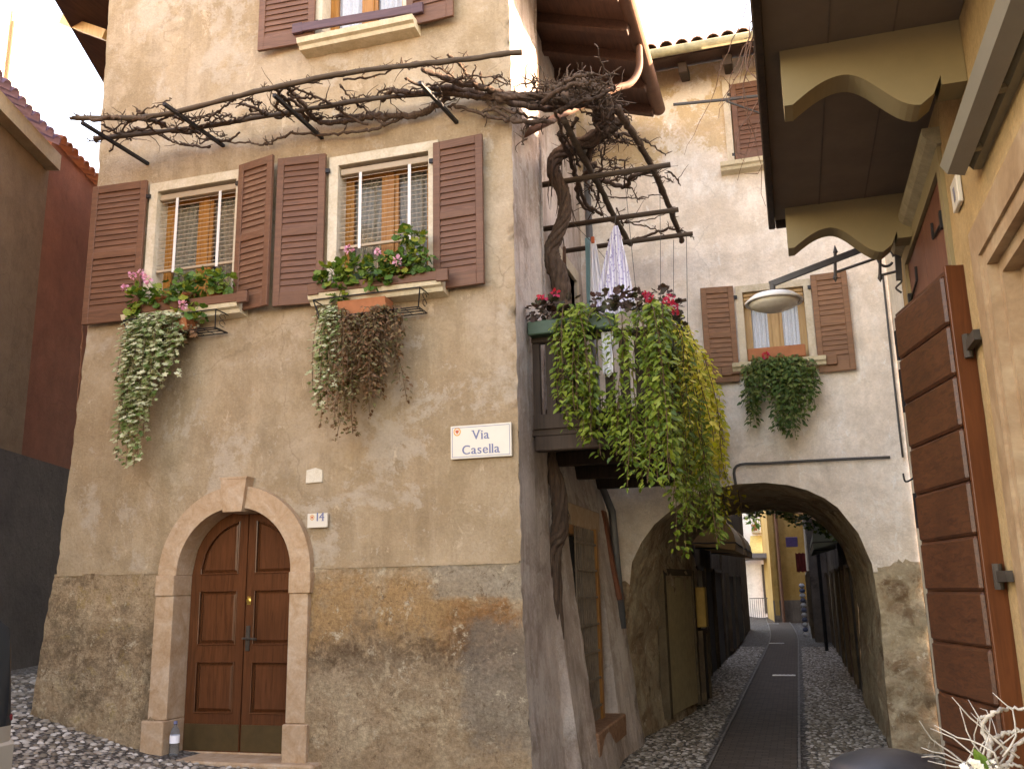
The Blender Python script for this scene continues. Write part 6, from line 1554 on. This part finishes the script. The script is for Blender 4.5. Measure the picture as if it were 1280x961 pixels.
# litter bin
bc = PY(1106, 940, 4.0); bx_, by_ = bc.x, 4.0
ttop = PY(1106, 936, 4.0).z; bz = ground(bx_, by_); r_ = .205
t = thing('litter_bin', 'round dark litter bin with a domed lid at the lower right', 'litter bin', (bx_, by_, bz)); drk = plain('bin_paint', (.045, .045, .05), .42, .2, .2)
mb = MB(); mb.lathe((bx_, by_, ttop), [(.02, .0), (r_*.45, -.008), (r_*.8, -.03), (r_, -.055), (r_+.004, -.085), (r_-.006, -.085), (r_-.008, -.06), (.05, -.02)], 40); mb.build('lid', drk, t, True)
for k in range(3):
    a = .5+k*2.094; mb = MB(); mb.box((bx_+math.cos(a)*(r_-.02)-.014, by_+math.sin(a)*(r_-.02)-.014, ttop-.25), (bx_+math.cos(a)*(r_-.02)+.014, by_+math.sin(a)*(r_-.02)+.014, ttop-.07)); mb.build('post', drk, t)
mb = MB(); mb.lathe((bx_, by_, bz-.01), [(r_*.86, 0), (r_*.9, .02), (r_, ttop-bz-.24), (r_+.008, ttop-bz-.22), (r_-.012, ttop-bz-.22), (r_*.85, .1)], 36); mb.build('body', drk, t, True)
# bare shrub in a pot by the door leaf
sx, sy = PY(1245, 940, 2.7).x, 2.7; sz = ground(sx, sy)
t = thing('potted_shrub', 'leafless twisted white stemmed shrub in a clay pot at the right edge', 'potted plant', (sx, sy, sz)); mb = MB(); pot(mb, (sx, sy, sz), .18, .5); mb.build('pot', M['terracotta'], t, True)
bm_ = MB(); wm = plain('white_bark', (.42, .37, .31), .85, 0, .25, 30)
pth = [((1240, 990), (1236, 940), (1228, 905), (1245, 890), (1262, 885), (1290, 888)), ((1236, 945), (1240, 925), (1256, 916), (1275, 912), (1295, 918)), ((1250, 985), (1262, 950), (1272, 930), (1285, 920)), ((1238, 950), (1222, 955), (1212, 965)), ((1242, 965), (1258, 955), (1280, 958)), ((1228, 905), (1225, 900), (1232, 893))]
for p_ in pth: rough_tube(bm_, [PY(u, v, 2.7+random.uniform(-.06, .06)) for u, v in p_], [.006, .005, .0035], 7, .002)
for i in range(16):
    a = PY(random.uniform(1205, 1280), random.uniform(940, 975), 2.7+random.uniform(-.12, .12)); pts = [a]; d = Vector((random.gauss(0, .5), random.gauss(0, .3), random.uniform(.2, 1)))
    for k in range(6): d = d+Vector((random.gauss(0, .35), random.gauss(0, .3), random.gauss(0, .3))); pts.append(pts[-1]+d.normalized()*.03)
    bm_.tube(pts, [.003, .003, .0025, .002, .002, .0015, .001], 4)
bm_.build('branches', wm, t, True)
lv = Leaves(); 
for (u, v) in ((1228, 957), (1235, 962)): lv.add('ovate', [PY(u, v, 2.6)], [(-.3, -.2, .8)], [(0, -1, .2)], [.045], 0)
lv.build('leaves', [M['ger']], t)
lv = Leaves(); flower(lv, PY(1217, 962, 2.6), .028, 30, 0); flower(lv, PY(1240, 957, 2.6), .018, 18, 0); lv.build('blossom', [leafmat('white_petal', [(.8, .76, .72), (.85, .82, .8)], .6, .3)], t)
# ---- parked car, only its rear corner is in view
cx1 = PY(17, 930, 4.1).x; CY1 = 4.1; CW = 1.72; CL = 4.1
t = thing('parked_car', 'silver car parked at the left edge with one red tail lamp in view', 'car', (cx1-CW/2, CY1-CL/2, 0)); paint = plain('silver_paint', (.42, .38, .33), .28, .6, .03, 3, 0)
cxm = cx1-CW/2
SEC = [(-4.1, .62, .30, .66, .62), (-4.0, .78, .24, .80, .72), (-3.3, .85, .22, .92, .76), (-2.9, .86, .22, .98, .78), (-2.35, .86, .22, 1.38, .62), (-1.9, .86, .22, 1.58, .68), (-1.0, .86, .22, 1.62, .70), (-.45, .86, .22, 1.60, .72), (-.12, .86, .24, 1.57, .75), (-.02, .855, .30, 1.50, .76), (0, .845, .36, 1.42, .76)]
def ringc(y, wb, zb, zt, wt):
    bl = min(.95, zt-.02); pr = [(wb*.88, zb), (wb, zb+.16), (wb, bl*.72), (wb*.985, bl), (wt+.02, zt-.06), (wt-.12, zt), (0, zt+.015)]
    pr = pr+[(-x, z) for x, z in pr[-2::-1]]; return [(cxm+x, CY1+y, z+.02) for x, z in pr]
body = MB(); vs = []; 
for s_ in SEC: vs += ringc(*s_)
m_ = 13; fs = []; mi = []
for j in range(len(SEC)-1):
    for i in range(m_-1):
        fs.append((j*m_+i, j*m_+i+1, (j+1)*m_+i+1, (j+1)*m_+i))
        y0, y1 = SEC[j][0], SEC[j+1][0]; glassy = (i in (3, 8) and -2.9 <= y0 < -.5) or (i in (3, 4, 5, 6, 7, 8) and y0 in (-.45, -.12, -.02)) or (i in (4, 5, 6, 7) and y0 == -2.9)
        mi.append(1 if glassy else 0)
fs += [tuple(range(m_)), tuple((len(SEC)-1)*m_+k for k in range(m_))]; mi += [0, 0]
body.v = vs; body.f = fs; body.mi = mi; body.v = vs
bo = body.build('body', [paint, plain('car_glass', (.02, .022, .025), .08, .2, .05, 3, 0)], t, True); smooth_by_angle(bo, 30)
zlamp = PY(10, 896, CY1).z
for sx_ in (-1, 1):
    for y in (-3.35, -.75):
        wmb = MB(); wmb.lathe((0, 0, 0), [(.19, -.1), (.29, -.1), (.315, -.07), (.315, .07), (.29, .1), (.19, .1)], 28); wmb.v = [(cxm+sx_*(CW/2-.09)+z, CY1+y+x, .32+yv) for x, yv, z in wmb.v]
        wo_ = wmb.build('wheel', plain('tyre', (.02, .02, .02), .8), t, True)
        rm = MB(); rm.lathe((0, 0, 0), [(.02, .085), (.17, .07), (.2, .09), (.2, -.05)], 20); rm.v = [(cxm+sx_*(CW/2-.08)+sx_*z, CY1+y+x, .32+yv) for x, yv, z in rm.v]; rm.build('rim', paint, wo_, True)
    tl_ = MB(); xx = cxm+sx_*(.83-.06); tl_.box((xx-.07, CY1-.14, zlamp-.02), (xx+.066, CY1+.012, zlamp+.02), 0, .01); tl_.build('tail_lamp', plain('lamp_red', (.12, .01, .014), .15, 0, .05, 4, 0), t)
bp = MB(); bp.box((cxm-.84, CY1-.3, .3), (cxm+.862, CY1+.05, zlamp-.08), 0, .05); bp.build('bumper', paint, t)
np_ = MB(); np_.box((cxm-.26, CY1+.062, .62), (cxm+.26, CY1+.07, .74), 0, .002); np_.build('number_plate', M['signwhite'], t)
